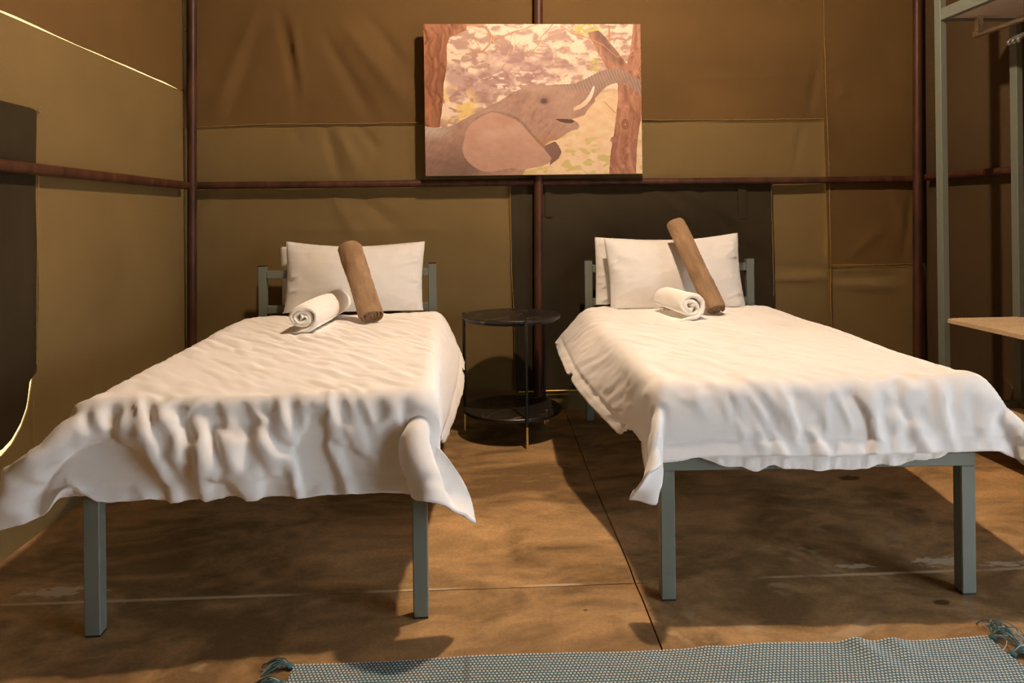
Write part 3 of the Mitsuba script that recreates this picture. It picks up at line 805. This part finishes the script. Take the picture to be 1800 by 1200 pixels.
def roty(a):
    c, s_ = math.cos(a), math.sin(a); return np.array([[c, 0, s_], [0, 1, 0], [-s_, 0, c]])


def set_pillow(key, w, hgt, seed, foot, lean, roll, yaw, label, group, puff=1.05):
    m = pillow_mesh(w, hgt, seed, puff)
    v0 = np.array(m.vertices); a_, b_ = v0[:, 0] / (w / 2), v0[:, 2] / (hgt / 2)
    rim = np.clip(1 - (1 - np.abs(a_)) * 3.2, 0, 1); cor = np.clip(np.hypot(a_, b_) - .55, 0, 1)
    q = np.stack([v0[:, 0] * 9 + v0[:, 2] * 14 * np.sign(a_ * b_), v0[:, 2] * 20 - v0[:, 0] * 7 * np.sign(a_ * b_), 0 * a_ + seed * 3.1], 1)
    wr = np.abs(meshkit.fbm(q, 3, seed) - .5)
    v0[:, 1] += np.sign(v0[:, 1]) * (.10 - np.minimum(wr, .10)) * .11 * (.25 + rim * .8 + cor * .6) * np.clip(np.abs(v0[:, 1]) / .03, 0, 1)
    m.vertices = v0
    M = rotz(yaw) @ rotx(-lean) @ roty(roll)
    v = np.asarray(m.vertices) @ M.T
    zmin = np.percentile(v[:, 2], .3)
    ymid = v[v[:, 2] < zmin + .05][:, 1].mean()
    v = v + np.array([foot[0], foot[1] - ymid, foot[2] - zmin])
    v[:, 2] = np.where(v[:, 2] < .637, .637 + (v[:, 2] - .637) * .06, v[:, 2])          # flattened where it rests on the duvet
    m = trimesh.Trimesh(v, m.faces, process=False)
    put(key, m, 'white_cotton', True); tag(key, label, 'pillow', group)
    return m


PIL = []
pl = [((622, 552), .735, .420, 3, .22, .015, .02, 'front pillow on the bed beside the left wall, with rolled towels against it', 0),
      ((614, 552), .735, .385, 8, .10, -.02, .0, 'rear pillow half hidden on the bed beside the left wall', .150),
      ((1192, 545), .725, .430, 5, .24, -.03, -.04, 'front pillow on the bed nearer the clothes rack, its upper corner pulled to a peak', 0),
      ((1168, 545), .735, .400, 9, .10, .02, -.04, 'rear pillow whose left edge shows on the bed nearer the clothes rack', .150)]
for (px, w, hgt, seed, lean, roll, yaw, lab, back) in pl:
    z0 = .622
    c = at_z(px[0], px[1], z0); c = c + np.array([c[0] / c[1] * back, back, 0]) + np.array([0, .022, 0])
    c = c - (0, 0, .026)
    set_pillow('pillow' if 'pillow' not in scene else f'pillow_{sum(k.startswith("pillow") for k in scene):03d}', w, hgt, seed, c, lean, roll, yaw, lab, None, .72 if back else 1.05)


# ------------------------------------------------------------------ rolled towels
def rolled_towel(key, A, B, r, thick, turns, bsdf, label, seed, flat=1.0, start=0.0, tail=.0, ragged=.006):
    """A towel rolled up: a spiral sheet along the axis A to B."""
    A, B = np.asarray(A, float), np.asarray(B, float)
    L = np.linalg.norm(B - A); ax = (B - A) / L
    e1 = np.cross([0, 0, 1.0], ax); e1 /= np.linalg.norm(e1); e2 = np.cross(ax, e1)
    na, nt = 46, int(46 * turns) + 1
    th = np.linspace(0, turns * 2 * np.pi, nt)
    r0 = .006
    rad = r0 + (r - r0) * (th / th[-1])
    pitch = (r - r0) / turns
    S, Tt = np.meshgrid(np.linspace(0, 1, na), th, indexing='ij')
    R_ = np.broadcast_to(rad, S.shape)
    wob = (meshkit.fbm(np.stack([np.cos(Tt) * 1.3 + Tt * .2, np.sin(Tt) * 1.3, S * 2.5 + seed], -1), 3, seed) - .5) * .012 * (.4 + Tt / th[-1])
    wob2 = (meshkit.noise(np.stack([Tt * 1.1, 0 * S, S * 1.5 + seed], -1), seed + 4) - .5) * pitch * .9 * (Tt < th[-1] - 6)
    R2 = R_ + wob + wob2
    an = Tt + start
    x, y = R2 * np.cos(an), R2 * np.sin(an) * flat
    if tail:                                                    # the loose end runs out flat from the roll
        k = Tt > th[-1] - 1.2
        t0 = th[-1] - 1.2
        q = (Tt - t0)
        x = np.where(k, R2 * np.cos(t0 + start) - np.sin(t0 + start) * q * r * tail, x)
        y = np.where(k, (R2 * np.sin(t0 + start) + np.cos(t0 + start) * q * r * tail) * flat, y)
    rag = (meshkit.fbm(np.stack([Tt * .45, 0 * S, 0 * S + seed + .5], -1), 2, seed + 7) - .5) * ragged * 4
    along = (S - .5) * (L + rag * 0) + rag + (S - .5) * 0
    C = (A + B) / 2
    P = C + along[..., None] * ax + x[..., None] * e1 + y[..., None] * e2
    Nn = np.stack([np.cos(an), np.sin(an)], -1); Nn = Nn[..., :1] * e1 + Nn[..., 1:] * e2
    endd = np.minimum(S, 1 - S) * L
    te = np.sqrt(np.clip(endd / (thick * .6), .04, 1) * (2 - np.clip(endd / (thick * .6), .04, 1)))
    tt = np.minimum(np.minimum(Tt, th[-1] - Tt) * R_ / (thick * .6), 1); tt = np.sqrt(np.clip(tt, .05, 1))
    t_ = thick * te * tt
    P = P - Nn * ((thick - t_) / 2)[..., None]
    fuzz = (meshkit.noise(np.stack([P[..., 0] * 160, P[..., 1] * 160, P[..., 2] * 160], -1), 3) - .5) * .0030
    P = P + Nn * fuzz[..., None]
    m = thick_sheet(P, Nn, t_[..., None])
    v = np.array(m.vertices); v[:, 2] = np.where(v[:, 2] < .638, .638 + (v[:, 2] - .638) * .12, v[:, 2]); m.vertices = v
    m.fix_normals()
    uv = np.stack([Tt * r, along], -1).reshape(-1, 2); uv = np.vstack([uv, uv])
    put(key, m, bsdf, True, uv=uv); tag(key, label, 'towel')


rolled_towel('rolled_towel', at_z(531, 559, .700), at_z(593, 528, .700) , .080, .0205, 3.2, 'white_terry', 'white rolled towel lying on the bed beside the left wall', 4, .86, start=-np.pi / 2 + 1.2 - 3.2 * 2 * np.pi, tail=.55)
rolled_towel('rolled_towel_001', at_z(652, 557, .668), at_y(613, 434, 3.70), .062, .0116, 4.5, 'brown_terry', 'shorter thick brown rolled towel leaning on the left bed\'s pillow', 6, .9, start=1.0, ragged=.003)
rolled_towel('rolled_towel_002', at_z(1217, 538, .702), at_z(1168, 524, .702), .080, .0215, 3.0, 'white_terry', 'white rolled towel lying on the bed nearer the clothes rack', 9, .88, start=-np.pi / 2 + 1.2 - 3.0 * 2 * np.pi, tail=.8)
rolled_towel('rolled_towel_003', at_z(1259, 545, .664), at_y(1187, 393, 3.80), .053, .0097, 4.5, 'brown_terry', 'longer slim brown rolled towel leaning on the pillow nearer the clothes rack', 11, .93, start=.5, ragged=.003)

# ------------------------------------------------------------------ side table between the beds
leg_f, leg_l, leg_r = at_z(927, 789), at_z(818, 757), at_z(957.5, 744)
from numpy.linalg import solve as lsolve
def circum(a, b, c):
    M = 2 * np.array([b[:2] - a[:2], c[:2] - a[:2]]); v = np.array([b[:2] @ b[:2] - a[:2] @ a[:2], c[:2] @ c[:2] - a[:2] @ a[:2]])
    o = lsolve(M, v); return o, np.linalg.norm(o - a[:2])
TC, TR = circum(leg_f, leg_l, leg_r)
ztop = at_y(905, 569, TC[1] - TR)[2]
zlow = at_y(900, 742, TC[1] - TR)[2]


def disc(r, z0, z1, bev=.004, n=96):
    prof = [(0, z0), (r - bev, z0), (r, z0 + bev), (r, z1 - bev), (r - bev, z1), (0, z1)]
    return trimesh.creation.revolve(np.array(prof), sections=n)


for key, z1, th_ in (('side_table__top', ztop + .012, .018), ('side_table__lower_shelf', zlow + .010, .018)):
    m = disc(TR - .006, z1 - th_, z1); m.apply_translation((TC[0], TC[1], 0)); put(key, m, 'black_marble', 40)
for p in (leg_f, leg_l, leg_r):
    d = np.append((p[:2] - TC) / np.linalg.norm(p[:2] - TC), 0)
    c = np.append(TC, 0) + d * (TR + .001)
    zb_ = .105
    k = put('side_table__leg', tube([c + (0, 0, zb_), c + (0, 0, ztop + .014)], .0075, 14), 'black_metal', 40)
    put(k + '__foot', tube([c + (0, 0, 0), c + (0, 0, .02), c + (0, 0, zb_)], [.0060, .0068, .0075], 14), 'brass', 40)
for z1 in (ztop - .012, zlow - .012):
    ring = trimesh.creation.torus(TR - .03, .005, 64, 10); ring.apply_translation((TC[0], TC[1], z1)); put('side_table__ring', ring, 'black_metal', 40)
tag('side_table', 'round two-tier black marble side table with brass-tipped legs between the beds', 'table')
labels['side_table__leg__foot'] = {'label': 'brass tip'}

# ------------------------------------------------------------------ picture
yp = WALL - .135
TL, TR_, BR, BLc = (at_y(x, y, yp) for x, y in ((745.5, 42), (1126.5, 42.5), (1128.5, 305), (747, 309)))
cp = (TL + TR_ + BR + BLc) / 4; pw = (np.linalg.norm(TR_ - TL) + np.linalg.norm(BR - BLc)) / 2; ph = (np.linalg.norm(TL - BLc) + np.linalg.norm(TR_ - BR)) / 2
ex = (TR_ - TL + BR - BLc); ex[1] = 0; ex /= np.linalg.norm(ex); ez = np.cross(ex, [0, 1.0, 0]); ez = ez if ez[2] > 0 else -ez
Mp = np.stack([ex, [0, 1.0, 0], ez], 1)
put('elephant_picture__stretcher', xform(bevel_box((-pw / 2, .0015, -ph / 2), (pw / 2, .032, ph / 2), .002), Mp, cp), 'canvas_edge' if 'canvas_edge' in scene else 'board_melamine')
U, V = np.meshgrid(np.linspace(0, 1, 13), np.linspace(0, 1, 9), indexing='ij')
P = cp + ((U - .5) * pw)[..., None] * ex + ((V - .5) * ph)[..., None] * ez
m = thick_sheet(P, np.array([0, -1.0, 0]), .0014)
uv = np.vstack([np.stack([U, 1 - V], -1).reshape(-1, 2)] * 2)


def poly_in(x, y, pts):
    c = mi.Bool(False)
    q = [((a - 23) / 1577, (b - 50) / 1097) for a, b in pts]
    for (x0, y0), (x1, y1) in zip(q, q[1:] + q[:1]):
        if abs(y1 - y0) < 1e-6: continue
        c = c ^ (((y0 > y) != (y1 > y)) & (x < (x1 - x0) * (y - y0) / (y1 - y0) + x0))
    return c


def seg_d(x, y, ax_, ay, bx, by):
    """distance in print units (zoom pixels) to a segment"""
    dx, dy = bx - ax_, by - ay
    t = dr.clip(((x - ax_) * dx + (y - ay) * dy) / (dx * dx + dy * dy), 0, 1)
    return dr.sqrt(dr.square(x - ax_ - t * dx) + dr.square(y - ay - t * dy)), t


BODY = [(15, 785), (60, 795), (110, 803), (170, 802), (215, 785), (260, 765), (300, 740), (350, 715), (400, 690), (450, 662), (500, 637), (560, 612), (610, 580), (640, 558), (690, 535), (740, 512), (800, 500), (860, 495), (910, 497), (960, 492), (1010, 490), (1060, 490), (1110, 485), (1160, 465), (1210, 440), (1260, 412), (1310, 393), (1360, 382), (1410, 378), (1460, 385), (1510, 405), (1560, 440), (1610, 480), (1610, 600), (1570, 555), (1540, 525), (1500, 505), (1460, 490), (1420, 480), (1385, 487), (1345, 505), (1310, 535), (1280, 570), (1255, 600), (1262, 615), (1235, 640), (1210, 670), (1195, 690), (1180, 715), (1140, 728), (1095, 742), (1085, 745), (1105, 755), (1130, 770), (1143, 795), (1130, 818), (1090, 825), (1050, 845), (1010, 875), (970, 895), (920, 905), (880, 940), (930, 1035), (740, 1110), (715, 1160), (15, 1160)]
EAR = [(300, 900), (310, 850), (340, 790), (380, 750), (430, 720), (500, 690), (560, 700), (620, 720), (680, 745), (730, 790), (780, 850), (830, 910), (880, 960), (920, 1005), (935, 1030), (915, 1065), (860, 1085), (800, 1095), (740, 1110), (690, 1110), (640, 1095), (600, 1105), (540, 1115), (480, 1125), (420, 1115), (370, 1085), (330, 1050), (300, 1010), (288, 950)]
EAR2 = [(880, 940), (960, 905), (990, 940), (1008, 985), (985, 1030), (920, 1080), (925, 1040)]
TUSK = [(1100, 660), (1150, 635), (1190, 600), (1220, 560), (1240, 515), (1250, 498), (1257, 510), (1250, 550), (1230, 600), (1195, 640), (1150, 670), (1100, 683)]
MOUTH = [(965, 742), (1020, 742), (1080, 745), (1110, 757), (1085, 775), (1040, 772), (1000, 762)]
LTREE = [(0, 40), (335, 40), (330, 95), (270, 125), (210, 150), (190, 200), (185, 330), (165, 480), (150, 650), (130, 800), (0, 800)]
RTREE = [(1545, 40), (1620, 40), (1620, 650), (1580, 800), (1560, 1000), (1550, 1160), (1350, 1160), (1365, 1050), (1385, 900), (1410, 750), (1425, 600), (1425, 490), (1400, 440), (1340, 370), (1300, 280), (1240, 170), (1215, 110), (1290, 95), (1350, 150), (1410, 230), (1450, 290), (1500, 340), (1525, 230)]
tw = np.random.default_rng(12)
TWIGS = [((900, 0), (950, 55), 5), ((950, 55), (870, 150), 8), ((870, 150), (845, 210), 6), ((845, 210), (780, 290), 5), ((335, 50), (470, 75), 22), ((470, 75), (520, 170), 20), ((520, 170), (440, 250), 14), ((440, 250), (320, 270), 12),
         ((520, 160), (700, 100), 12), ((700, 100), (830, 60), 9), ((490, 290), (470, 380), 4), ((470, 380), (480, 500), 5), ((1010, 70), (1090, 115), 12), ((1090, 115), (1220, 150), 12), ((1220, 150), (1330, 200), 9), ((1330, 200), (1420, 290), 6),
         ((1420, 290), (1590, 275), 6), ((1480, 310), (1540, 240), 4), ((410, 210), (385, 150), 6), ((460, 200), (430, 170), 5), ((610, 340), (590, 375), 5), ((640, 230), (600, 345), 4), ((1320, 625), (1410, 705), 5), ((1370, 55), (1375, 180), 14), ((1430, 150), (1400, 190), 6)]
for i in range(16):
    a = tw.uniform((920, 170), (1250, 420)); an_ = tw.normal(.6, .5); TWIGS.append((tuple(a), tuple(a + tw.uniform(50, 130) * np.array([math.cos(an_), math.sin(an_)])), 3.5))
for i in range(8):
    a = tw.uniform((480, 60), (800, 180)); an_ = tw.normal(1.2, .8); TWIGS.append((tuple(a), tuple(a + tw.uniform(40, 90) * np.array([math.cos(an_), math.sin(an_)])), 4))


def print_fn(p, n, uv):
    u, v = uv.x, uv.y
    n1, n2 = fbm(u * 14, v * 10, 1.0, 3), fbm(u * 14, v * 10, 5.0, 3)
    x, y = u * 1577 + 23, v * 1097 + 50
    # ground: pale litter above, violet shade in the middle left, straw and grass below
    lit = fbm(u * 26 + n1 * 3, v * 34 + n2 * 2, 2.0, 3)
    c = mix((.56, .38, .30), (.98, .84, .66), smoothstep(.34, .60, lit))
    shade = smoothstep(.62, .25, dr.sqrt(dr.square((u - .36) / .62) + dr.square((v - .34 + .28 * (u - .36)) / .30)) + (n1 - .5) * .9)
    c = mix(c, mix((.36, .19, .17), (.62, .44, .42), lit), shade * .85)
    spots = smoothstep(.60, .68, fbm(u * 40, v * 50, 7.0, 2)) * smoothstep(.8, .2, dr.sqrt(dr.square((u - .42) / .3) + dr.square((v - .38) / .14)))
    c = mix(c, (.96, .84, .76), spots)
    straw = mix((.86, .62, .36), (.98, .86, .60), fbm(u * 30, v * 24, 3.0, 3))
    c = mix(c, straw, smoothstep(.50, .66, v + (u - .5) * .45 + (n1 - .5) * .16))
    grass = smoothstep(.52, .66, fbm(u * 20, v * 26, 4.0, 3)) * smoothstep(.62, .85, v)
    c = mix(c, (.66, .60, .20), grass * .8)
    yl = smoothstep(.50, .60, fbm(u * 24, v * 22, 6.0, 3) + .1) * smoothstep(1.0, .5, dr.sqrt(dr.square((x - 250) / 190) + dr.square((y - 640) / 170)))
    c = mix(c, (.92, .72, .26), yl * .9)
    gl = smoothstep(.48, .60, fbm(u * 40, v * 40, 6.5, 3) + .06) * dr.maximum(smoothstep(1.0, .5, dr.sqrt(dr.square((x - 1210) / 130) + dr.square((y - 90) / 60))), smoothstep(1.0, .5, dr.sqrt(dr.square((x - 1260) / 40) + dr.square((y - 350) / 70))))
    c = mix(c, (.60, .58, .16), gl)
    # trees
    xj, yj = u + (n1 - .5) * .010, v + (n2 - .5) * .012
    bark = fbm(u * 70 + n1 * 3, v * 9 + n2 * 3, 2.0, 4)
    bc = mix((.26, .085, .035), (.66, .30, .15), dr.clip(bark * 1.7 - .35, 0, 1))
    c = dr.select(poly_in(xj, yj, LTREE), bc * .78, c)
    bc2 = mix((.30, .125, .075), (.60, .33, .21), dr.clip(bark * 1.7 - .35, 0, 1))
    bc2 = mix(bc2, (.20, .12, .10), smoothstep(.5, .0, dr.abs(x - 1350 - (y - 200) * .55) / 160) * smoothstep(380, 300, y) * .7)
    c = dr.select(poly_in(xj, yj, RTREE), bc2, c)
    kn = dr.sqrt(dr.square((x - 1478) / 30) + dr.square((y - 785) / 42))
    c = mix(c, mix((.36, .17, .10), (.72, .46, .32), smoothstep(.3, .6, dr.abs(kn - .6))), smoothstep(1.15, .95, kn))
    kn2 = dr.sqrt(dr.square((x - 1392) / 25) + dr.square((y - 897) / 22))
    c = mix(c, (.42, .22, .17), smoothstep(1.1, .9, kn2))
    xx, yy = x + (n1 - .5) * 26, y + (n2 - .5) * 26
    for (a, b, w) in TWIGS:
        d, t = seg_d(xx, yy, *a, *b)
        c = mix(c, (.60, .30, .16) if w > 4.5 else (.80, .54, .38), smoothstep(w * .75, w * .35, d) * .85)
    # elephant
    def blob(cx, cy, rx, ry): return dr.exp(-dr.square((x - cx) / rx) - dr.square((y - cy) / ry))

    skin = fbm(u * 22, v * 22, 1.5, 4)
    hair = noise((x * .8 + y * .6) * .10, (y * .8 - x * .6) * .025, 3.3)
    sk = mix((.36, .215, .165), (.56, .375, .285), dr.clip(skin * 1.1 - .1 + (hair - .5) * .35 + .25 * smoothstep(600, 900, x), 0, 1))
    sk = sk * (1 - .38 * blob(150, 1120, 330, 160) - .22 * blob(330, 1080, 160, 160))
    sk = mix(sk, (.64, .58, .50), smoothstep(300, 60, x) * smoothstep(920, 810, y) * (.5 + .6 * hair))
    sk = mix(sk, (.60, .44, .37), .55 * blob(480, 690, 160, 40) + .5 * blob(800, 520, 160, 22) + .35 * blob(1020, 640, 80, 90))
    hatch = dr.abs(noise((x * .55 - y * .84) * .012, (x * .84 + y * .55) * .085 + n1 * 2.2, 1.0) - .5)
    sk = mix(sk, (.27, .15, .11), smoothstep(.10, .0, hatch) * .42 * dr.clip(blob(880, 800, 130, 110) + .6 * blob(760, 640, 150, 120) + .5 * blob(640, 600, 60, 80), 0, 1))
    ring = dr.sin((x * .9 - y * .35) * .30 + n1 * 9 + n2 * 6)
    tz = smoothstep(940, 1060, x) * smoothstep(600, 500, y + (1180 - x) * .25)
    sk = mix(sk, mix((.27, .19, .155), (.46, .36, .30), .5 + .5 * ring), tz * (.55 + .2 * n2))
    rough = fbm(u * 60, v * 60, 2.4, 3)
    under = smoothstep(70, 0, dr.abs(y - (610 - (x - 1200) * .62))) * smoothstep(1110, 1200, x) * smoothstep(560, 620, y + (x - 1200) * .45)
    sk = mix(sk, mix((.24, .12, .07), (.52, .28, .16), rough), under * .8)
    sk = mix(sk, (.12, .06, .045), dr.clip(blob(884, 612, 22, 17) * 1.2 + .35 * blob(890, 600, 45, 40), 0, .9))
    low_ = smoothstep(830, 905, y) * smoothstep(760, 850, x)
    sk = mix(sk, (.50, .24, .11), low_ * .5)
    c = dr.select(poly_in(xj * .3 + u * .7, yj * .3 + v * .7, BODY), sk, c)
    c = dr.select(poly_in(u, v, EAR2), mi.Color3f(.27, .155, .125) * (.8 + .4 * skin), c)
    ins = poly_in(u, v, EAR)
    jx = (n1 - .5) * .016
    sh = poly_in(u - .010 + jx * 1.6, v + .013 + jx * 1.6 + .012 * (v - .7), EAR)
    c = dr.select(sh & ~ins & poly_in(u, v, BODY), c * (.74 + .1 * n1), c)
    earc = mix((.55, .335, .245), (.66, .43, .33), dr.clip(skin * 1.2 - .1, 0, 1)) * (1.06 - .12 * smoothstep(700, 1100, y))
    earc = mix(earc, (.72, .53, .42), smoothstep(60, 10, dr.abs(y - 840 + (x - 560) * .12)) * smoothstep(230, 60, dr.abs(x - 560)) * .4)
    earc = mix(earc, (.50, .28, .19), .5 * blob(600, 740, 60, 40)) * (.94 + .12 * fbm(u * 45, v * 45, 9.0, 3))
    c = dr.select(ins, earc, c)
    c = dr.select(poly_in(u, v, MOUTH), mi.Color3f(.15, .075, .055), c)
    c = dr.select(poly_in(u, v, TUSK), mix((.86, .64, .44), (1.0, .90, .76), smoothstep(680, 560, y)), c)
    return c * mi.Color3f(.72, .67, .68)


principled('print_ink', mikit.proc(print_fn), .5, specular=.35)
put('elephant_picture__canvas_print', m, 'print_ink', True, uv=uv)
tag('elephant_picture', 'unframed canvas photo print of an elephant raising its trunk, hung on the back wall', 'picture')

# ------------------------------------------------------------------ open clothes rack along the right wall
YA, YB, YN = 3.40, 3.447, 1.75
x0p, x1p = at_y(1656, 300, YA)[0], at_y(1667, 300, YA)[0]
x2p, x3p = at_y(1789, 300, YA)[0], at_y(1789, 300, YA)[0] + (at_y(1667, 300, YA)[0] - at_y(1656, 300, YA)[0])
zb1, zb2 = at_y(1660, 36, YA)[2], at_y(1660, 36, YA)[2] + .055
rk = 'clothes_rack'
for (xa, xb) in ((x0p, x1p), (x2p, x3p)):
    for (ya, yb) in ((YA, YB), (YN, YN + .047)):
        put(f'{rk}__post', bevel_box((xa, ya, .004), (xb, yb, zb2 + .16), .002), 'grey_steel')
        put(f'{rk}__foot', bevel_box((xa + .002, ya + .002, 0), (xb - .002, yb - .002, .008), .001), 'black_cap')
    put(f'{rk}__long_beam', bevel_box((xa, YN + .047, zb1), (xb, YA, zb2), .002), 'grey_steel')
zl = at_y(1780, 722, YA)[2]
for ya, yb in ((YA, YB), (YN, YN + .047)):
    put(f'{rk}__cross_beam', bevel_box((x1p, ya, zl), (x2p, yb, zl + .04), .002), 'grey_steel')
    put(f'{rk}__cross_beam', bevel_box((x1p, ya, zb1 + .008), (x2p, yb, zb2), .002), 'grey_steel')
for xa, xb in ((x0p, x1p), (x2p, x3p)):
    put(f'{rk}__long_beam', bevel_box((xa, YN + .047, zl), (xb, YA, zl + .04), .002), 'grey_steel')
zm = at_y(1667, 560, YA)[2]
put(f'{rk}__shelf', bevel_box((x1p - .012, YN + .05, zm - .020), (x3p, YA + .02, zm), .0015), 'chipboard')
put(f'{rk}__shelf', bevel_box((x1p, YN + .05, zl - .005), (x3p + .01, YA, zl + .012), .0015), 'chipboard')
put(f'{rk}__shelf', bevel_box((x1p + .002, YN + .05, zb1 + .012), (x3p, YA + .02, zb1 + .030), .0015), 'board_melamine')
labels[f'{rk}__shelf_002'] = {'label': 'pale upper board'}
hr = at_y(1714, 63, YA - .02)
put(f'{rk}__hanging_rail', tube([hr, (hr[0], YN + .06, hr[2])], .0115, 18), 'chrome', 40)
for y in (YA - .035, YN + .08):
    put(f'{rk}__rail_bracket', cat(bevel_box((hr[0] - .004, y - .012, hr[2] + .006), (hr[0] + .022, y + .012, zb1 + .012), .001), bevel_box((hr[0] - .016, y - .012, hr[2] + .004), (hr[0] + .016, y + .012, hr[2] + .016), .001)), 'chrome')
tag(rk, 'open grey steel clothes rack with chipboard shelves against the right wall', 'clothes rack')


def hanger(key, y, label, lean):
    """A coat hanger hung on the rail, across it."""
    cx, cz = hr[0], hr[2] + .0115 + .003
    th_ = np.linspace(-.2 * np.pi, 1.05 * np.pi, 22)
    hook = [(cx + .022 * math.cos(t_) , y, cz - .022 + .022 * math.sin(t_)) for t_ in th_[::-1]]
    hook = [(p[0], p[1], p[2]) for p in hook]
    stem = [(cx + .012, y, cz - .05), (cx, y, cz - .068), (cx, y, cz - .09)]
    put(f'{key}__hook', tube(hook + stem, .0018, 8), 'chrome', 40)
    body = [(cx - .215, y + lean, cz - .168), (cx - .205, y + lean * .8, cz - .150), (cx - .14, y + lean * .5, cz - .122), (cx - .06, y, cz - .097), (cx, y, cz - .088), (cx + .06, y, cz - .097), (cx + .13, y - lean * .5, cz - .12), (cx + .185, y - lean, cz - .148)]
    from scipy.interpolate import CubicSpline
    cs = CubicSpline(np.linspace(0, 1, len(body)), np.array(body)); put(f'{key}__shoulder_bar', tube(cs(np.linspace(0, 1, 40)), .0075, 12), 'hanger_finish', 40)
    tag(key, label, 'hanger', 'hangers on the clothes rack rail')


principled('hanger_finish', (.20, .19, .17), .25, metallic=.6)
for i, y in enumerate((2.88, 2.845, 2.81)):
    hanger('coat_hanger' + ('' if i == 0 else f'_{i:03d}'), y, ['rearmost of three grey coat hangers on the clothes rack rail', 'middle one of three grey coat hangers on the clothes rack rail', 'foremost of three grey coat hangers on the clothes rack rail'][i], .01 * (i - 1))

# ------------------------------------------------------------------ woven rug
Q0, Q1 = at_z(517, 1170), at_z(1735, 1121)
RL = np.linalg.norm(Q1 - Q0); ru = (Q1 - Q0) / RL; rv = np.array([ru[1], -ru[0], 0]); RWD = .62
PU, PV = .0092, .0102
nu, nv = int(RL / .0025), int(RWD / .0025)
U, V = np.meshgrid(np.linspace(0, RL, nu), np.linspace(0, RWD, nv), indexing='ij')
row = np.floor(V / PV)
knot = np.abs(np.sin(np.pi * (U / PU + .5 * (row % 2)))) ** .7 * np.abs(np.sin(np.pi * V / PV)) ** .6
ripple = .012 * np.exp(-((U - 1.435 - .25 * V) / .03) ** 2) * np.exp(-(V / .11) ** 2) + .009 * np.exp(-((U - 1.53 - .2 * V) / .03) ** 2) * np.exp(-(V / .09) ** 2) + .004 * np.exp(-((U - 1.05 - .3 * V) / .03) ** 2) * np.exp(-(V / .06) ** 2)
ripple += .003 * meshkit.fbm(np.stack([U * 5, V * 5, 0 * U], -1), 2, 3)
zr_ = .004 + ripple + knot * .0028
wav = .006 * np.sin(U * 9) * np.exp(-V / .06) + .004 * (meshkit.noise(np.stack([U * 11, 0 * U, 0 * U], -1), 5) - .5)
P = Q0 + U[..., None] * ru + (V + wav)[..., None] * rv + zr_[..., None] * np.array([0, 0, 1.0])


def rug_fn(p, n, uv):
    u, v = uv.x, uv.y
    row_ = dr.floor(v / PV)
    par = row_ - 2 * dr.floor(row_ / 2)
    cu, cv = u / PU + .5 * par, v / PV
    kx, ky = dr.abs(dr.sin(math.pi * cu)), dr.abs(dr.sin(math.pi * cv))
    r = cell_rand(dr.floor(cu), row_, 2.0)
    # blue stripes and lozenges woven into the off-white weft
    q = dr.abs((u - .42 + .25 * v) / .20 - dr.floor((u - .42 + .25 * v) / .20) - .5) * 2
    loz = smoothstep(.30, .10, dr.abs(u - .33) - .24 * smoothstep(.0, .2, v) * 0 ) * smoothstep(.35, .65, q + (fbm(u * 7, v * 7, 1.0, 2) - .5) * .9)
    left = smoothstep(.46, .38, u)
    blue = dr.clip(.34 + .42 * (r - .5) + .5 * left * (loz - .35) + .25 * (fbm(u * 2.2, v * 3, 3.0, 2) - .5), 0, 1)
    pale, deep = mix((.56, .57, .54), (.36, .47, .50), blue), mix((.080, .135, .16), (.035, .11, .145), blue)
    warm = smoothstep(.6, .75, fbm(u * 6, v * 6, 8.0, 2))
    pale = mix(pale, (.58, .52, .45), warm * .4)
    t = smoothstep(.30, .72, kx * ky)
    c = mix(deep, pale, t)
    band = smoothstep(.010, .004, dr.abs(u - .432))
    c = mix(c, mix((.09, .12, .12), (.22, .25, .23), t), band * .8)
    return mix(c, (.66, .62, .54), smoothstep(.008, .004, v) * t)


principled('rug_weave', mikit.proc(rug_fn), .95, sheen=.2)
m = thick_sheet(P, np.array([0, 0, 1.0]), zr_[..., None] - .0006)
uvr = np.stack([U, V], -1).reshape(-1, 2)
m.fix_normals()
put('woven_rug', m, 'rug_weave', True, uv=np.vstack([uvr, uvr]))
principled('tassel_blue', (.055, .12, .135), .95)
principled('tassel_pale', (.36, .36, .32), .95)
rgt = np.random.default_rng(21)
ti = 0
for end in (0, 1):
    for i in range(9):
        v0 = .012 + i * .072
        base = Q0 + ru * (RL if end else 0) + rv * v0; sg = 1 if end else -1
        first = end == 1 and i == 0
        strands, pale_s = [], []
        up_ = .030 if first else .008
        kn = base + ru * sg * .008 + np.array([0, 0, .008])
        knob = trimesh.creation.icosphere(2, .009); knob.vertices = knob.vertices * (1, 1.2, .8) + kn
        for k_ in range(36):
            a_ = rgt.normal(0, .30 if not first else .75); Ls = rgt.uniform(.05, .075) * (1.25 if first else 1)
            dvec = ru * sg * math.cos(a_) + rv * math.sin(a_)
            w_ = rgt.normal(0, .007, 3); h0 = rgt.uniform(.003, .012) + (rgt.uniform(0, up_))
            ts = np.linspace(0, 1, 9)[:, None]
            pts = kn + dvec * ts * Ls + (np.cross(dvec, [0, 0, 1.0])) * (np.sin(ts * (5 + 3 * first) + k_) * (.006 + .010 * first) * ts) + np.array([0, 0, 1.0]) * (h0 * np.sin(np.pi * np.clip(ts * 1.05, 0, 1)) - .006 * ts)
            pts[:, 2] = np.maximum(pts[:, 2], .0018)
            (pale_s if k_ % 4 == 0 else strands).append(tube(pts, .0012, 5))
        k = put('woven_rug__tassel', cat(knob, *strands), 'tassel_blue', True)
        put(k + '__pale_strands', cat(*pale_s), 'tassel_pale', True)
tag('woven_rug', 'blue and white woven cotton rug with tasselled ends at the foot of the beds', 'rug')
